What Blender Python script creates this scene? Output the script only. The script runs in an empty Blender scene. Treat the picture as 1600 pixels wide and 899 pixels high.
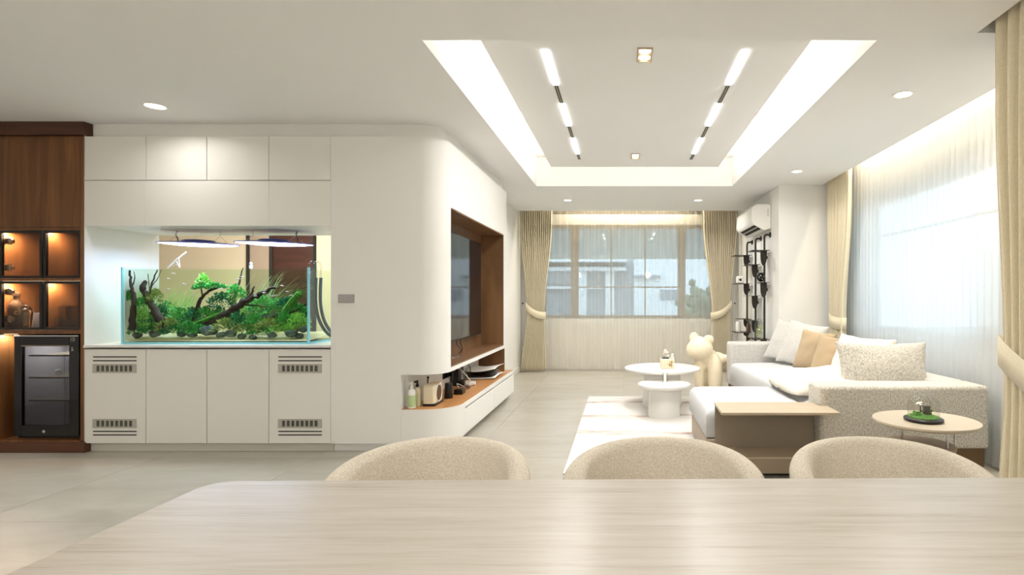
import bpy, bmesh, math, random
from mathutils import Vector, Matrix, noise as mnoise
random.seed(7)
S = bpy.context.scene
COL = S.collection
PI = math.pi
F, CX, CY, CH = 850.0, 973.0, 463.0, 1.25        # focal length in px, vanishing point, camera height
def PX(px, D): return (px-CX)*D/F
def PZ(py, D): return CH-(py-CY)*D/F
def P(px, py, D): return Vector((PX(px, D), D, PZ(py, D)))
def lin(h):
    h = h.lstrip('#'); r = []
    for i in (0, 2, 4):
        c = int(h[i:i+2], 16)/255
        r.append(c/12.92 if c <= .04045 else ((c+.055)/1.055)**2.4)
    return (*r, 1)

# ---------------------------------------------------------------- camera
cam = bpy.data.cameras.new('camera'); camo = bpy.data.objects.new('camera', cam); COL.objects.link(camo)
camo.location = (0, 0, CH); camo.rotation_euler = (PI/2, 0, 0)
cam.sensor_width = 36; cam.lens = F/1600*36
cam.shift_x = -(CX-800)/1600; cam.shift_y = (CY-449.5)/1600
cam.clip_start = .05
S.camera = camo
# ---------------------------------------------------------------- world, exposure
SKY = 1.5
w = bpy.data.worlds.new('world'); S.world = w; w.use_nodes = True
bg = w.node_tree.nodes['Background']; bg.inputs[0].default_value = (.74, .87, 1, 1); bg.inputs[1].default_value = SKY
S.view_settings.view_transform = 'Standard'; S.view_settings.look = 'None'; S.view_settings.gamma = 1
S.view_settings.use_curve_mapping = False
S.view_settings.exposure = 0.76
# lamp powers (watts)
W_DOWN, W_TRAY, W_TRACK, W_TROUGH, W_TANK, W_ROOM2 = 8, 6.5, 5.2, 20, 5.5, 36
WARM, NEUT, COOL = (1, .88, .68), (1, .985, .965), (.78, .86, 1)

POS = {}
def area(name, parent, loc, size, power, col, rot=(0, 0, 0), size_y=None, spread=PI, shape=None):
    l = bpy.data.lights.new(name, 'AREA'); l.energy = power; l.color = col; l.size = size; l.spread = spread
    l.shape = shape or ('RECTANGLE' if size_y else 'DISK')
    if size_y: l.size_y = size_y
    o = bpy.data.objects.new(name, l); COL.objects.link(o)
    o.location = Vector(loc)-(POS[parent.name] if parent else Vector()); o.rotation_euler = rot; o.parent = parent
    return o
for loc, sx, sy, rot in (((.0, 9.33, 1.65), 2.85, 1.6, (-PI/2, 0, 0)), ((2.93, 5.22, 1.6), 1.5, 2.25, (0, PI/2, 0))):
    p = area('sky_portal', None, loc, sx, 1, (1, 1, 1), rot, sy); p.data.cycles.is_portal = True

# ---------------------------------------------------------------- materials
MATS = {}
def nt(name):
    m = bpy.data.materials.new(name); m.use_nodes = True; MATS[name] = m
    n = m.node_tree; return m, n, n.nodes['Principled BSDF'], n.nodes['Material Output']
def coords(n, scale, kind='Object'):
    tc = n.nodes.new('ShaderNodeTexCoord'); mp = n.nodes.new('ShaderNodeMapping')
    n.links.new(tc.outputs[kind], mp.inputs[0]); mp.inputs['Scale'].default_value = scale; return mp.outputs[0]
def nz(n, vec, sc, det=3, rough=.5, dist=0):
    t = n.nodes.new('ShaderNodeTexNoise'); t.inputs['Scale'].default_value = sc; t.inputs['Detail'].default_value = det
    t.inputs['Roughness'].default_value = rough; t.inputs['Distortion'].default_value = dist
    n.links.new(vec, t.inputs['Vector']); return t.outputs['Fac']
def ramp(n, fac, stops):
    r = n.nodes.new('ShaderNodeValToRGB'); n.links.new(fac, r.inputs[0]); e = r.color_ramp.elements
    e[0].position, e[0].color = stops[0][0], lin(stops[0][1]); e[1].position, e[1].color = stops[-1][0], lin(stops[-1][1])
    for p, c in stops[1:-1]:
        k = e.new(p); k.color = lin(c)
    return r.outputs[0]
def bump(n, b, fac, strength, dist=.01):
    k = n.nodes.new('ShaderNodeBump'); k.inputs['Strength'].default_value = strength; k.inputs['Distance'].default_value = dist
    n.links.new(fac, k.inputs['Height']); n.links.new(k.outputs[0], b.inputs['Normal'])
def mat(name, hexc, rough=.5, metal=0, spec=.5, coat=0, bmp=None, var=None, emit=None, alpha=None):
    m, n, b, o = nt(name)
    b.inputs['Base Color'].default_value = lin(hexc); b.inputs['Roughness'].default_value = rough
    b.inputs['Metallic'].default_value = metal; b.inputs['Specular IOR Level'].default_value = spec; b.inputs['Coat Weight'].default_value = coat
    if var:
        sc, c2 = var; f = nz(n, coords(n, (1, 1, 1)), sc, 4); n.links.new(ramp(n, f, ((.35, hexc), (.65, c2))), b.inputs['Base Color'])
    if bmp: bump(n, b, nz(n, coords(n, (1, 1, 1)), bmp[0], 2), bmp[1], .004)
    if emit: b.inputs['Emission Color'].default_value = lin(emit[0]); b.inputs['Emission Strength'].default_value = emit[1]
    return m
def wood(name, stops, scale, rough=.4, sc=2.0):
    m, n, b, o = nt(name); v = coords(n, scale)
    f = nz(n, v, sc, 6, .6, .6); n.links.new(ramp(n, f, stops), b.inputs['Base Color'])
    b.inputs['Roughness'].default_value = rough; bump(n, b, nz(n, v, sc*6, 2), .02, .001); return m
def fabric(name, stops, scale=(1, 1, 1), sc=160, bm=.5, det=2):
    m, n, b, o = nt(name); v = coords(n, scale)
    f = nz(n, v, sc, det, .7); n.links.new(ramp(n, f, stops), b.inputs['Base Color'])
    b.inputs['Roughness'].default_value = .95; b.inputs['Specular IOR Level'].default_value = .15
    b.inputs['Sheen Weight'].default_value = .15
    bump(n, b, nz(n, v, sc*.8, 2), bm, .004); return m
def clear(name, tint, gloss=.05, rough=.0):
    m, n, b, o = nt(name); n.nodes.remove(b)
    t = n.nodes.new('ShaderNodeBsdfTransparent'); t.inputs[0].default_value = lin(tint)
    g = n.nodes.new('ShaderNodeBsdfGlossy'); g.inputs['Roughness'].default_value = rough
    fr = n.nodes.new('ShaderNodeFresnel'); fr.inputs[0].default_value = 1.45
    mx = n.nodes.new('ShaderNodeMixShader'); mu = n.nodes.new('ShaderNodeMath'); mu.operation = 'MULTIPLY_ADD'
    mu.inputs[1].default_value = .9; mu.inputs[2].default_value = gloss-.035
    ge = n.nodes.new('ShaderNodeNewGeometry'); fb = n.nodes.new('ShaderNodeMath'); fb.operation = 'SUBTRACT'; fb.inputs[0].default_value = 1
    mm = n.nodes.new('ShaderNodeMath'); mm.operation = 'MULTIPLY'; n.links.new(ge.outputs['Backfacing'], fb.inputs[1])
    n.links.new(fr.outputs[0], mu.inputs[0]); n.links.new(mu.outputs[0], mm.inputs[0]); n.links.new(fb.outputs[0], mm.inputs[1]); n.links.new(mm.outputs[0], mx.inputs[0])
    n.links.new(t.outputs[0], mx.inputs[1]); n.links.new(g.outputs[0], mx.inputs[2]); n.links.new(mx.outputs[0], o.inputs[0]); return m
def sheer(name, hexc, see):
    m, n, b, o = nt(name); n.nodes.remove(b)
    d = n.nodes.new('ShaderNodeBsdfDiffuse'); d.inputs[0].default_value = lin(hexc)
    t = n.nodes.new('ShaderNodeBsdfTranslucent'); t.inputs[0].default_value = lin(hexc)
    p = n.nodes.new('ShaderNodeBsdfTransparent')
    lw = n.nodes.new('ShaderNodeLayerWeight'); lw.inputs[0].default_value = .5
    a = n.nodes.new('ShaderNodeMixShader'); c = n.nodes.new('ShaderNodeMixShader'); a.inputs[0].default_value = .5
    mr = n.nodes.new('ShaderNodeMapRange'); mr.inputs[3].default_value = see; mr.inputs[4].default_value = see*.25
    n.links.new(lw.outputs['Facing'], mr.inputs[0]); n.links.new(mr.outputs[0], c.inputs[0])
    n.links.new(d.outputs[0], a.inputs[1]); n.links.new(t.outputs[0], a.inputs[2])
    n.links.new(a.outputs[0], c.inputs[1]); n.links.new(p.outputs[0], c.inputs[2]); n.links.new(c.outputs[0], o.inputs[0]); return m
def glow(name, hexc, s):
    m, n, b, o = nt(name); n.nodes.remove(b); e = n.nodes.new('ShaderNodeEmission')
    e.inputs[0].default_value = lin(hexc); e.inputs[1].default_value = s; n.links.new(e.outputs[0], o.inputs[0]); return m

PAINT = mat('paint', '#ebeae6', .7, spec=.3)
CEIL = mat('ceiling_paint', '#f0f0ef', .8, spec=.2)
BEIGE = mat('beige_paint', '#dccfb6', .8, spec=.2)
LAM = mat('white_laminate', '#e9e7e1', .38, spec=.4)
LAMD = mat('joint_shade', '#8f8b80', .8)
PLINTH = mat('plinth', '#cfccc1', .5)
WOODV = wood('walnut_vertical', ((.25, '#4f3018'), (.5, '#6f4725'), (.75, '#8a5c34')), (5, 5, .35), .42, 2.6)
WOODL = wood('walnut_lining', ((.25, '#5e4229'), (.5, '#775638'), (.75, '#8d6a48')), (1, 3, .35), .4, 2.6)
WOODH = wood('walnut_horizontal', ((.25, '#3a2013'), (.5, '#512e1b'), (.75, '#633a23')), (.35, 4, 6), .45, 2.4)
OAKH = wood('oak_bench_top', ((.25, '#ad7745'), (.5, '#c08a55'), (.75, '#cf9b64')), (5, .5, 5), .35, 2.2)
DARKW = wood('red_brown_wood', ((.25, '#2e1a14'), (.5, '#41261e'), (.75, '#523026')), (.3, 1, 6), .35, 2)
TAUPE = wood('taupe_veneer', ((.25, '#b3a38c'), (.5, '#bbaa92'), (.75, '#c3b299')), (.5, 3, 6), .5, 3)
TAUPED = mat('taupe_leather', '#a3927e', .5, bmp=(300, .1))
BROWNB = mat('brown_sofa_base', '#6f5638', .55)
BLACK = mat('black_metal', '#1c1917', .35, spec=.4)
BLACKG = mat('black_gloss', '#0c0b0b', .12, spec=.5)
RACK = mat('rack_metal', '#2b2521', .45, metal=.3)
CHROME = mat('chrome', '#d8d8d6', .15, metal=1)
WHITEP = mat('white_plastic', '#f0eee8', .35)
WHITEL = mat('white_lacquer', '#e6e4df', .3)
GREYP = mat('grey_switch', '#a9a6a6', .4)
GRILLE = mat('grille_grey', '#b5b2a8', .5, metal=.2)
DARK = mat('dark_gap', '#2a2723', .8)
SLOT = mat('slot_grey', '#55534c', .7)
BRONZE = mat('window_aluminium', '#8d8478', .5, metal=.2)
SHUT = sheer('shutter_slat', '#e6eaec', .08)
DRAPE = fabric('drape_cloth', ((.3, '#e0d4b6'), (.7, '#ece2c9')), (1, 1, .3), 220, .25)
SHEERB = sheer('sheer_back', '#f6efe0', .62)
SHEERS = sheer('sheer_side', '#ecedec', .15)
TWEED = fabric('tweed', ((.34, '#968f85'), (.43, '#bdb6a9'), (.5, '#cdc7ba'), (.6, '#dedad0')), (1, 1, .5), 120, .5, 4)
TWEEDL = fabric('light_tweed', ((.34, '#a3a09a'), (.45, '#c6c3bd'), (.55, '#d6d3ce'), (.66, '#e2e0db')), (1, 1, .8), 190, .4, 4)
SEATF = fabric('white_seat_cloth', ((.3, '#c9cacb'), (.7, '#d6d7d8')), (1, 1, 1), 150, .3)
CREAMF = fabric('cream_fleece', ((.3, '#f3e9d6'), (.7, '#fbf4e6')), (1, 1, 1), 60, .8)
PLUSH = fabric('plush_bouclé', ((.3, '#eadcbc'), (.7, '#f6ead0')), (1, 1, 1), 70, 1.0)
TANC = fabric('tan_cloth', ((.3, '#b09a7c'), (.7, '#bda88a')), (1, 1, 1), 200, .2)
CHAIRF = fabric('chair_boucle', ((.3, '#cdc2ae'), (.5, '#e1d8c7'), (.7, '#f0e9dc')), (1, 1, 1), 190, .7, 2)
TVS = mat('tv_glass', '#0b0c14', .06, spec=.8)
LEDW = glow('led_white', '#ffffff', 9)
LEDWARM = glow('led_warm', '#fff0d0', 7)
LEDC = glow('led_cool', '#cfdaff', 5)
LEDS = glow('led_shelf', '#ffe0b0', 1.2)
PURP = mat('lamp_shell', '#4d55b0', .3, metal=.2)
GLASSW = clear('window_glass', '#f2f8f8', .04)
GLASST = clear('tank_glass', '#fafffd', .012)
GLASSE = mat('tank_edge', '#8fd8e4', .15, emit=None)
WATER = clear('water', '#f8fbf2', .008)
SMOKE = clear('smoked_glass', '#d6cabd', .045)
FRIDGEG = clear('fridge_glass', '#a09e9e', .04)
CLEARG = clear('clear_glass', '#f2f2f0', .09)
SAND = mat('sand', '#e2d2a6', .9, bmp=(200, .5))
ROCK = mat('rock', '#39443f', .8, var=(14, '#66736f'), bmp=(40, .6))
DRIFT = mat('driftwood', '#24150f', .8, var=(25, '#3f281e'), bmp=(60, .8))
G1 = mat('leaf_mid_green', '#1f7430', .6, var=(45, '#55b54a'))
G2 = mat('leaf_bright_green', '#6cb840', .6, var=(40, '#a5dc68'))
G3 = mat('leaf_dark_green', '#12482c', .6, var=(45, '#2f8f55'))
G4 = mat('leaf_olive', '#6d7a36', .6, var=(40, '#a0ae58'))
G5 = mat('leaf_pale', '#9fb07a', .6, var=(30, '#c2cb9a'))
MOSS = mat('moss', '#2f6f22', .9, var=(60, '#5f9a32'), bmp=(150, .8))
FISHM = mat('fish_silver', '#c9b8bf', .3, metal=.4)
HOSE = mat('grey_hose', '#5e6a6c', .4)
DOMEB = mat('dome_base', '#171412', .3)
BOTTLED = mat('dark_bottle', '#5a4536', .25)
GWARE = clear('glassware', '#dcdad6', .22)
PAPER = mat('paper', '#f4efe4', .7)
GREENL = mat('green_label', '#b9cf9a', .5)
CREAML = mat('cream_label', '#d9dcb4', .5)
GOLD = mat('gold_print', '#b08a34', .35, metal=.5)
LCREAM = mat('cream_box', '#eee3c8', .5)
CONC = mat('concrete', '#a7a9a8', .9, var=(1.5, '#b9bab8'))
HOUSEW = mat('house_white', '#eef1f4', .8)
HOUSEG = mat('house_grey', '#ced2d8', .8)
HOUSED = mat('house_dark', '#98a2ac', .6)
SHRUBM = mat('shrub', '#66705a', .8, var=(5, '#8b947c'))
SOFAP = mat('black_plinth', '#14110f', .7)
FLAME = glow('candle_glow', '#fff2c8', 5)

def tile_mat():
    m, n, b, o = nt('floor_tile'); v = coords(n, (1, 1, 1))
    tc = n.nodes.new('ShaderNodeObjectInfo'); vm = n.nodes.new('ShaderNodeVectorMath'); vm.operation = 'MULTIPLY_ADD'
    n.links.new(tc.outputs['Random'], vm.inputs[0]); vm.inputs[1].default_value = (30, 17, 9); n.links.new(v, vm.inputs[2])
    mp = n.nodes.new('ShaderNodeMapping'); n.links.new(vm.outputs[0], mp.inputs[0]); mp.inputs['Scale'].default_value = (1, 3, 1)
    f = nz(n, mp.outputs[0], 1.6, 8, .62, .4)
    c = ramp(n, f, ((.3, '#a39e92'), (.5, '#afaa9e'), (.72, '#bab5ab')))
    hs = n.nodes.new('ShaderNodeHueSaturation'); mr = n.nodes.new('ShaderNodeMapRange'); mr.inputs[3].default_value = .97; mr.inputs[4].default_value = 1.03
    n.links.new(tc.outputs['Random'], mr.inputs[0]); n.links.new(mr.outputs[0], hs.inputs['Value']); n.links.new(c, hs.inputs['Color'])
    n.links.new(hs.outputs[0], b.inputs['Base Color']); b.inputs['Roughness'].default_value = .3; b.inputs['Specular IOR Level'].default_value = .45
    return m
TILE = tile_mat()
def table_mat():
    m, n, b, o = nt('travertine_top'); v = coords(n, (.6, 11, 1))
    f = nz(n, v, 2.6, 9, .66, .5); f2 = nz(n, coords(n, (2.2, 50, 1)), 2.2, 8, .7, .6)
    mx = n.nodes.new('ShaderNodeMath'); mx.operation = 'MULTIPLY_ADD'; mx.inputs[1].default_value = .45; n.links.new(f2, mx.inputs[0])
    m2 = n.nodes.new('ShaderNodeMath'); m2.operation = 'MULTIPLY'; m2.inputs[1].default_value = .55; n.links.new(f, m2.inputs[0]); n.links.new(m2.outputs[0], mx.inputs[2])
    n.links.new(ramp(n, mx.outputs[0], ((.36, '#b3aa9d'), (.43, '#c4bcb0'), (.5, '#cbc4ba'), (.62, '#d3cdc4'))), b.inputs['Base Color'])
    b.inputs['Roughness'].default_value = .3; b.inputs['Specular IOR Level'].default_value = .35; return m
TRAV = table_mat()
def rug_mat():
    m, n, b, o = nt('rug_pile')
    tc = n.nodes.new('ShaderNodeTexCoord'); sp = n.nodes.new('ShaderNodeSeparateXYZ'); n.links.new(tc.outputs['Generated'], sp.inputs[0])
    w_ = nz(n, coords(n, (.9, 1.2, 1)), 1.3, 3)
    ad = n.nodes.new('ShaderNodeMath'); ad.operation = 'MULTIPLY_ADD'; ad.inputs[1].default_value = .10; n.links.new(w_, ad.inputs[0])
    sb_ = n.nodes.new('ShaderNodeMath'); sb_.operation = 'SUBTRACT'; sb_.inputs[1].default_value = .05; n.links.new(sp.outputs[1], sb_.inputs[0]); n.links.new(sb_.outputs[0], ad.inputs[2])
    mk = ramp(n, ad.outputs[0], ((0, '#202020'), (.34, '#202020'), (.385, '#f0f0f0'), (.42, '#303030'), (.58, '#202020'), (.62, '#f0f0f0'), (.66, '#606060'), (.70, '#202020'), (.83, '#303030'), (.87, '#ffffff'), (.91, '#a0a0a0'), (1, '#808080')))
    f = nz(n, coords(n, (1.6, 11, 1)), 1.5, 8, .7, .4)
    r2 = n.nodes.new('ShaderNodeMapRange'); r2.inputs[1].default_value = .40; r2.inputs[2].default_value = .64; n.links.new(f, r2.inputs[0])
    mu = n.nodes.new('ShaderNodeMath'); mu.operation = 'MULTIPLY'; n.links.new(mk, mu.inputs[0]); n.links.new(r2.outputs[0], mu.inputs[1])
    n.links.new(ramp(n, mu.outputs[0], ((0, '#e0dcd6'), (.2, '#d8d0c9'), (.5, '#bfaca3'), (.95, '#86706a'))), b.inputs['Base Color'])
    b.inputs['Roughness'].default_value = 1; b.inputs['Specular IOR Level'].default_value = .1
    bump(n, b, nz(n, coords(n, (1, 1, 1)), 130, 2), .6, .006); return m
RUG = rug_mat()

# ---------------------------------------------------------------- mesh builder
class B:
    def __init__(s): s.b = bmesh.new(); s.mi = 0
    def face(s, pts):
        vs = [s.b.verts.new(p) for p in pts]; f = s.b.faces.new(vs); return f
    def box(s, x0, x1, y0, y1, z0, z1):
        v = [s.b.verts.new(p) for p in ((x0,y0,z0),(x1,y0,z0),(x1,y1,z0),(x0,y1,z0),(x0,y0,z1),(x1,y0,z1),(x1,y1,z1),(x0,y1,z1))]
        for q in ((3,2,1,0),(4,5,6,7),(0,1,5,4),(1,2,6,5),(2,3,7,6),(3,0,4,7)): s.b.faces.new([v[i] for i in q])
        return s
    def cbox(s, c, d): return s.box(c[0]-d[0]/2, c[0]+d[0]/2, c[1]-d[1]/2, c[1]+d[1]/2, c[2], c[2]+d[2])
    def prism(s, pts, z0, z1):
        a = [s.b.verts.new((p[0], p[1], z0)) for p in pts]; c = [s.b.verts.new((p[0], p[1], z1)) for p in pts]; n = len(pts)
        s.b.faces.new(a[::-1]); s.b.faces.new(c)
        for i in range(n): s.b.faces.new((a[i], a[(i+1) % n], c[(i+1) % n], c[i]))
        return s
    def grid(s, rows, closed_u=False, cap=False):
        vs = [[s.b.verts.new(p) for p in r] for r in rows]; m = len(rows[0])
        for i in range(len(rows)-1):
            for j in range(m if closed_u else m-1):
                k = (j+1) % m; s.b.faces.new((vs[i][j], vs[i][k], vs[i+1][k], vs[i+1][j]))
        if cap: s.b.faces.new(vs[0][::-1]); s.b.faces.new(vs[-1])
        return s
    def lathe(s, c, prof, n=24, sx=1, sy=1, cap=True):
        rows = [[(c[0]+r*sx*math.cos(2*PI*k/n), c[1]+r*sy*math.sin(2*PI*k/n), c[2]+z) for k in range(n)] for r, z in prof]
        return s.grid(rows, True, cap)
    def cyl(s, c, r, h, n=20): return s.lathe(c, ((r, 0), (r, h)), n)
    def tube(s, pts, r, n=8, cap=True):
        pts = [Vector(p) for p in pts]; rr = r if isinstance(r, (list, tuple)) else [r]*len(pts); rows = []; up = None
        for i, p in enumerate(pts):
            t = (pts[min(i+1, len(pts)-1)]-pts[max(i-1, 0)])
            t = t.normalized() if t.length > 1e-9 else Vector((0, 0, 1))
            if up is None: up = t.orthogonal().normalized()
            up = (up-t*up.dot(t)); up = up.normalized() if up.length > 1e-6 else t.orthogonal().normalized()
            q = t.cross(up); rows.append([p+(up*math.cos(2*PI*k/n)+q*math.sin(2*PI*k/n))*rr[i] for k in range(n)])
        return s.grid(rows, True, cap)
    def ball(s, c, r, sub=2, mtx=None):
        rr = r if isinstance(r, (tuple, list)) else (r, r, r)
        M = Matrix.Translation(c) @ (mtx or Matrix()) @ Matrix.Diagonal((*rr, 1))
        bmesh.ops.create_icosphere(s.b, subdivisions=sub, radius=1, matrix=M); return s
def spline(pts, k=6):
    pts = [Vector(p) for p in pts]; out = []
    for i in range(len(pts)-1):
        a, b_, c, d = pts[max(i-1, 0)], pts[i], pts[i+1], pts[min(i+2, len(pts)-1)]
        for j in range(k):
            t = j/k; out.append(.5*((2*b_)+(c-a)*t+(2*a-5*b_+4*c-d)*t*t+(3*b_-a-3*c+d)*t**3))
    out.append(pts[-1]); return out
def tag(o, label=None, cat=None, group=None, kind=None):
    if label: o['label'] = label
    if cat: o['category'] = cat
    if group: o['group'] = group
    if kind: o['kind'] = kind
    return o
def obj(name, B_, m, parent=None, bevel=0, seg=2, label=None, cat=None, group=None, kind=None, smooth=35, local=False):
    b = B_.b; bmesh.ops.recalc_face_normals(b, faces=b.faces[:]); me = bpy.data.meshes.new(name)
    if parent is not None: off = POS[parent.name]
    elif local: off = Vector()
    else:
        xs = [v.co for v in b.verts]
        off = Vector(((min(v.x for v in xs)+max(v.x for v in xs))/2, (min(v.y for v in xs)+max(v.y for v in xs))/2, min(v.z for v in xs)))
    if not local: bmesh.ops.translate(b, verts=b.verts[:], vec=-off)
    b.to_mesh(me); b.free()
    for p in me.polygons: p.use_smooth = True
    if smooth < 180: me.set_sharp_from_angle(angle=math.radians(smooth))
    me.materials.append(m)
    o = bpy.data.objects.new(name, me); COL.objects.link(o)
    if parent is not None: o.parent = parent; POS[o.name] = off
    else: o.location = off; POS[o.name] = off
    if bevel:
        q = o.modifiers.new('bevel', 'BEVEL'); q.width = bevel; q.segments = seg; q.limit_method = 'ANGLE'; q.angle_limit = math.radians(40)
        q.harden_normals = False
    return tag(o, label, cat, group, kind)
def thing(name, loc, label=None, cat=None, group=None, kind=None):
    o = bpy.data.objects.new(name, None); COL.objects.link(o); o.location = loc; POS[o.name] = Vector(loc); o.empty_display_size = .1
    return tag(o, label, cat, group, kind)
def dup(root, loc, label=None, rz=None):
    r = root.copy(); COL.objects.link(r); r.location = loc; POS[r.name] = Vector(loc)
    if rz is not None: r.rotation_euler = (0, 0, rz)
    if label: r['label'] = label
    for ch in list(root.children):
        c = ch.copy(); COL.objects.link(c); c.parent = r
        for g in list(ch.children):
            d = g.copy(); COL.objects.link(d); d.parent = c
    return r
def text(s, size, m, name, parent, loc, rot=(PI/2, 0, 0), ext=.0006):
    c = bpy.data.curves.new(name, 'FONT'); c.body = s; c.size = size; c.extrude = ext; c.align_x = 'CENTER'; c.align_y = 'CENTER'
    t = bpy.data.objects.new(name+'_src', c); COL.objects.link(t)
    bpy.context.view_layer.update(); me = bpy.data.meshes.new_from_object(t.evaluated_get(bpy.context.evaluated_depsgraph_get()))
    bpy.data.objects.remove(t); me.materials.clear(); me.materials.append(m)
    o = bpy.data.objects.new(name, me); COL.objects.link(o); o.parent = parent
    o.location = Vector(loc)-POS[parent.name]; o.rotation_euler = rot; return o
STR = dict(kind='structure')

# ================================================================ STRUCTURE
fl = obj('floor', B().box(-6.9, 3.1, -2.7, 9.5, -.1, -.014), mat('grout', '#b1aa98', .9), **STR)
xs = [-1.186+1.2*k for k in range(-5, 5)]; ys = [3.01+1.2*k for k in range(-5, 7)]
tm = None
for i in range(len(xs)-1):
    for j in range(len(ys)-1):
        x0, x1, y0, y1 = max(xs[i], -6.8)+.0012, min(xs[i+1], 3.0)-.0012, max(ys[j], -2.6)+.0012, min(ys[j+1], 9.35)-.0012
        if x1-x0 < .05 or y1-y0 < .05: continue
        obj('tile', B().box(x0, x1, y0, y1, -.014, 0), TILE, fl)

def ceiling():
    holes = [(-1.088, 1.38, 2.954, 6.87), (2.49, 2.85, 2.95, 6.8), (-1.72, 1.95, 8.86, 9.25), (1.87, 2.2, -1.5, 2.87)]
    X = sorted({-6.9, 3.1} | {h[0] for h in holes} | {h[1] for h in holes}); Y = sorted({-2.7, 9.5} | {h[2] for h in holes} | {h[3] for h in holes})
    def hole(x, y): return any(h[0] < x < h[1] and h[2] < y < h[3] for h in holes)
    z, t = 2.64, 3.0; b = B()
    for i in range(len(X)-1):
        for j in range(len(Y)-1):
            if not hole((X[i]+X[i+1])/2, (Y[j]+Y[j+1])/2): b.face([(X[i], Y[j], z), (X[i], Y[j+1], z), (X[i+1], Y[j+1], z), (X[i+1], Y[j], z)])
    for h in holes:
        c = [(h[0], h[2]), (h[1], h[2]), (h[1], h[3]), (h[0], h[3])]
        for k in range(4):
            a, d = c[k], c[(k+1) % 4]; b.face([(*a, z), (*d, z), (*d, t), (*a, t)])
    bmesh.ops.remove_doubles(b.b, verts=b.b.verts[:], dist=1e-5)
    b.box(-6.9, 3.1, -2.7, 9.5, t, 3.12)
    return obj('ceiling', b, CEIL, **STR)
ce = ceiling()
pan = obj('floating_ceiling_panel', B().box(-.879, 1.169, 3.16, 6.66, 2.833, 2.865), CEIL, ce)
for nm, x, y, L, rot in (('a', -.86, 4.91, 3.4, (PI, -.9, 0)), ('b', 1.15, 4.91, 3.4, (PI, .9, 0)), ('c', .145, 6.64, 1.95, (PI+.9, 0, 0)), ('d', .145, 3.18, 1.95, (PI-.9, 0, 0))):
    lng = nm in 'ab'
    s_ = obj('led_strip', B().box(x-.012 if lng else x-L/2, x+.012 if lng else x+L/2, y-L/2 if lng else y-.012, y+L/2 if lng else y+.012, 2.865, 2.872), LEDS, ce)
    area('strip_light', s_, (x, y, 2.885), .03 if lng else L, W_TRAY*(1 if lng else .75), (1, .90, .76), rot, L if lng else .03)

def holed(x0, x1, z0, z1, hx0, hx1, hz0, hz1, y0, y1, swap=False):
    b = B()
    for r in ((x0, hx0, z0, z1), (hx1, x1, z0, z1), (hx0, hx1, z0, hz0), (hx0, hx1, hz1, z1)):
        if r[1]-r[0] < 1e-4 or r[3]-r[2] < 1e-4: continue
        if swap: b.box(y0, y1, r[0], r[1], r[2], r[3])
        else: b.box(r[0], r[1], y0, y1, r[2], r[3])
    return b
HC = 3.0
WB = (-1.36, 1.54, .867, 2.464)
obj('wall_back', holed(-1.95, 1.95, 0, HC, *WB, 9.25, 9.4), PAINT, **STR)
WS = (4.12, 6.33, .86, 2.33)
obj('wall_right_window', holed(2.95, 6.8, 0, HC, *WS, 2.85, 3.0, True), PAINT, **STR)
obj('wall_right_pillar', B().box(1.95, 3.0, 6.8, 9.4, 0, 2.64), PAINT, bevel=.004, **STR)
obj('wall_right_return', B().box(2.06, 3.0, 2.87, 2.95, 0, 2.64), PAINT, **STR)
obj('wall_right_dining', B().box(2.2, 2.35, -2.6, 2.87, 0, HC), PAINT, **STR)
obj('wall_front', B().box(-6.9, 2.35, -2.7, -2.6, 0, HC), PAINT, **STR)
obj('wall_left_dining', B().box(-6.9, -6.8, -2.6, 7.5, 0, HC), PAINT, **STR)
obj('wall_left', B().box(-1.95, -1.72, 6.71, 9.25, 0, 2.64), PAINT, **STR)
obj('wall_partition', holed(-6.8, -2.334, 0, 2.64, -4.304, -2.334, .843, 1.813, 4.98, 5.05), PAINT, **STR)
obj('wall_passage', B().box(-6.8, -1.95, 7.4, 7.5, 0, 2.64), BEIGE, **STR)
obj('baseboard_left', B().box(-1.72, -1.708, 6.76, 9.0, 0, .07), LAM, **STR)
obj('baseboard_back', B().box(-1.72, 1.95, 9.238, 9.25, 0, .07), LAM, **STR)

def arc(cx, cy, r, a0, a1, n=14): return [(cx+r*math.cos(a0+(a1-a0)*k/n), cy+r*math.sin(a0+(a1-a0)*k/n)) for k in range(n+1)]
def outline(xw, r, y0, y1, xl=-2.334): return [(xl, y0)]+arc(xw-r, y0+r, r, -PI/2, 0)+[(xw, y1), (xl, y1)]
YC = 4.35
tv = B(); full = outline(-1.433, .19, YC, 6.71)
tv.prism(full, 1.99, 2.529)
tv.prism(outline(-1.478, .19, YC+.045, 6.665), 2.529, 2.64)
tv.prism(full, .62, .655)
tv.prism([(-2.334, YC)]+arc(-1.623, YC+.19, .19, -PI/2, -.02)+[(-1.433, 4.532), (-1.715, 4.532), (-1.715, 6.555), (-1.433, 6.555), (-1.433, 6.71), (-2.334, 6.71)], .655, 1.99)
tv.prism([(-2.334, YC), (-1.776, YC), (-1.776, 4.45), (-1.75, 4.45), (-1.75, 6.71), (-2.334, 6.71)], .339, .62)
tv.prism([(-2.334, YC), (-1.777, YC), (-1.777, 6.71), (-2.334, 6.71)], .07, .339)
tv.prism([(-2.334, YC+.05), (-1.8, YC+.05), (-1.8, 6.71), (-2.334, 6.71)], 0, .07)
obj('wall_television', tv, PAINT, smooth=25, **STR)

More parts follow.
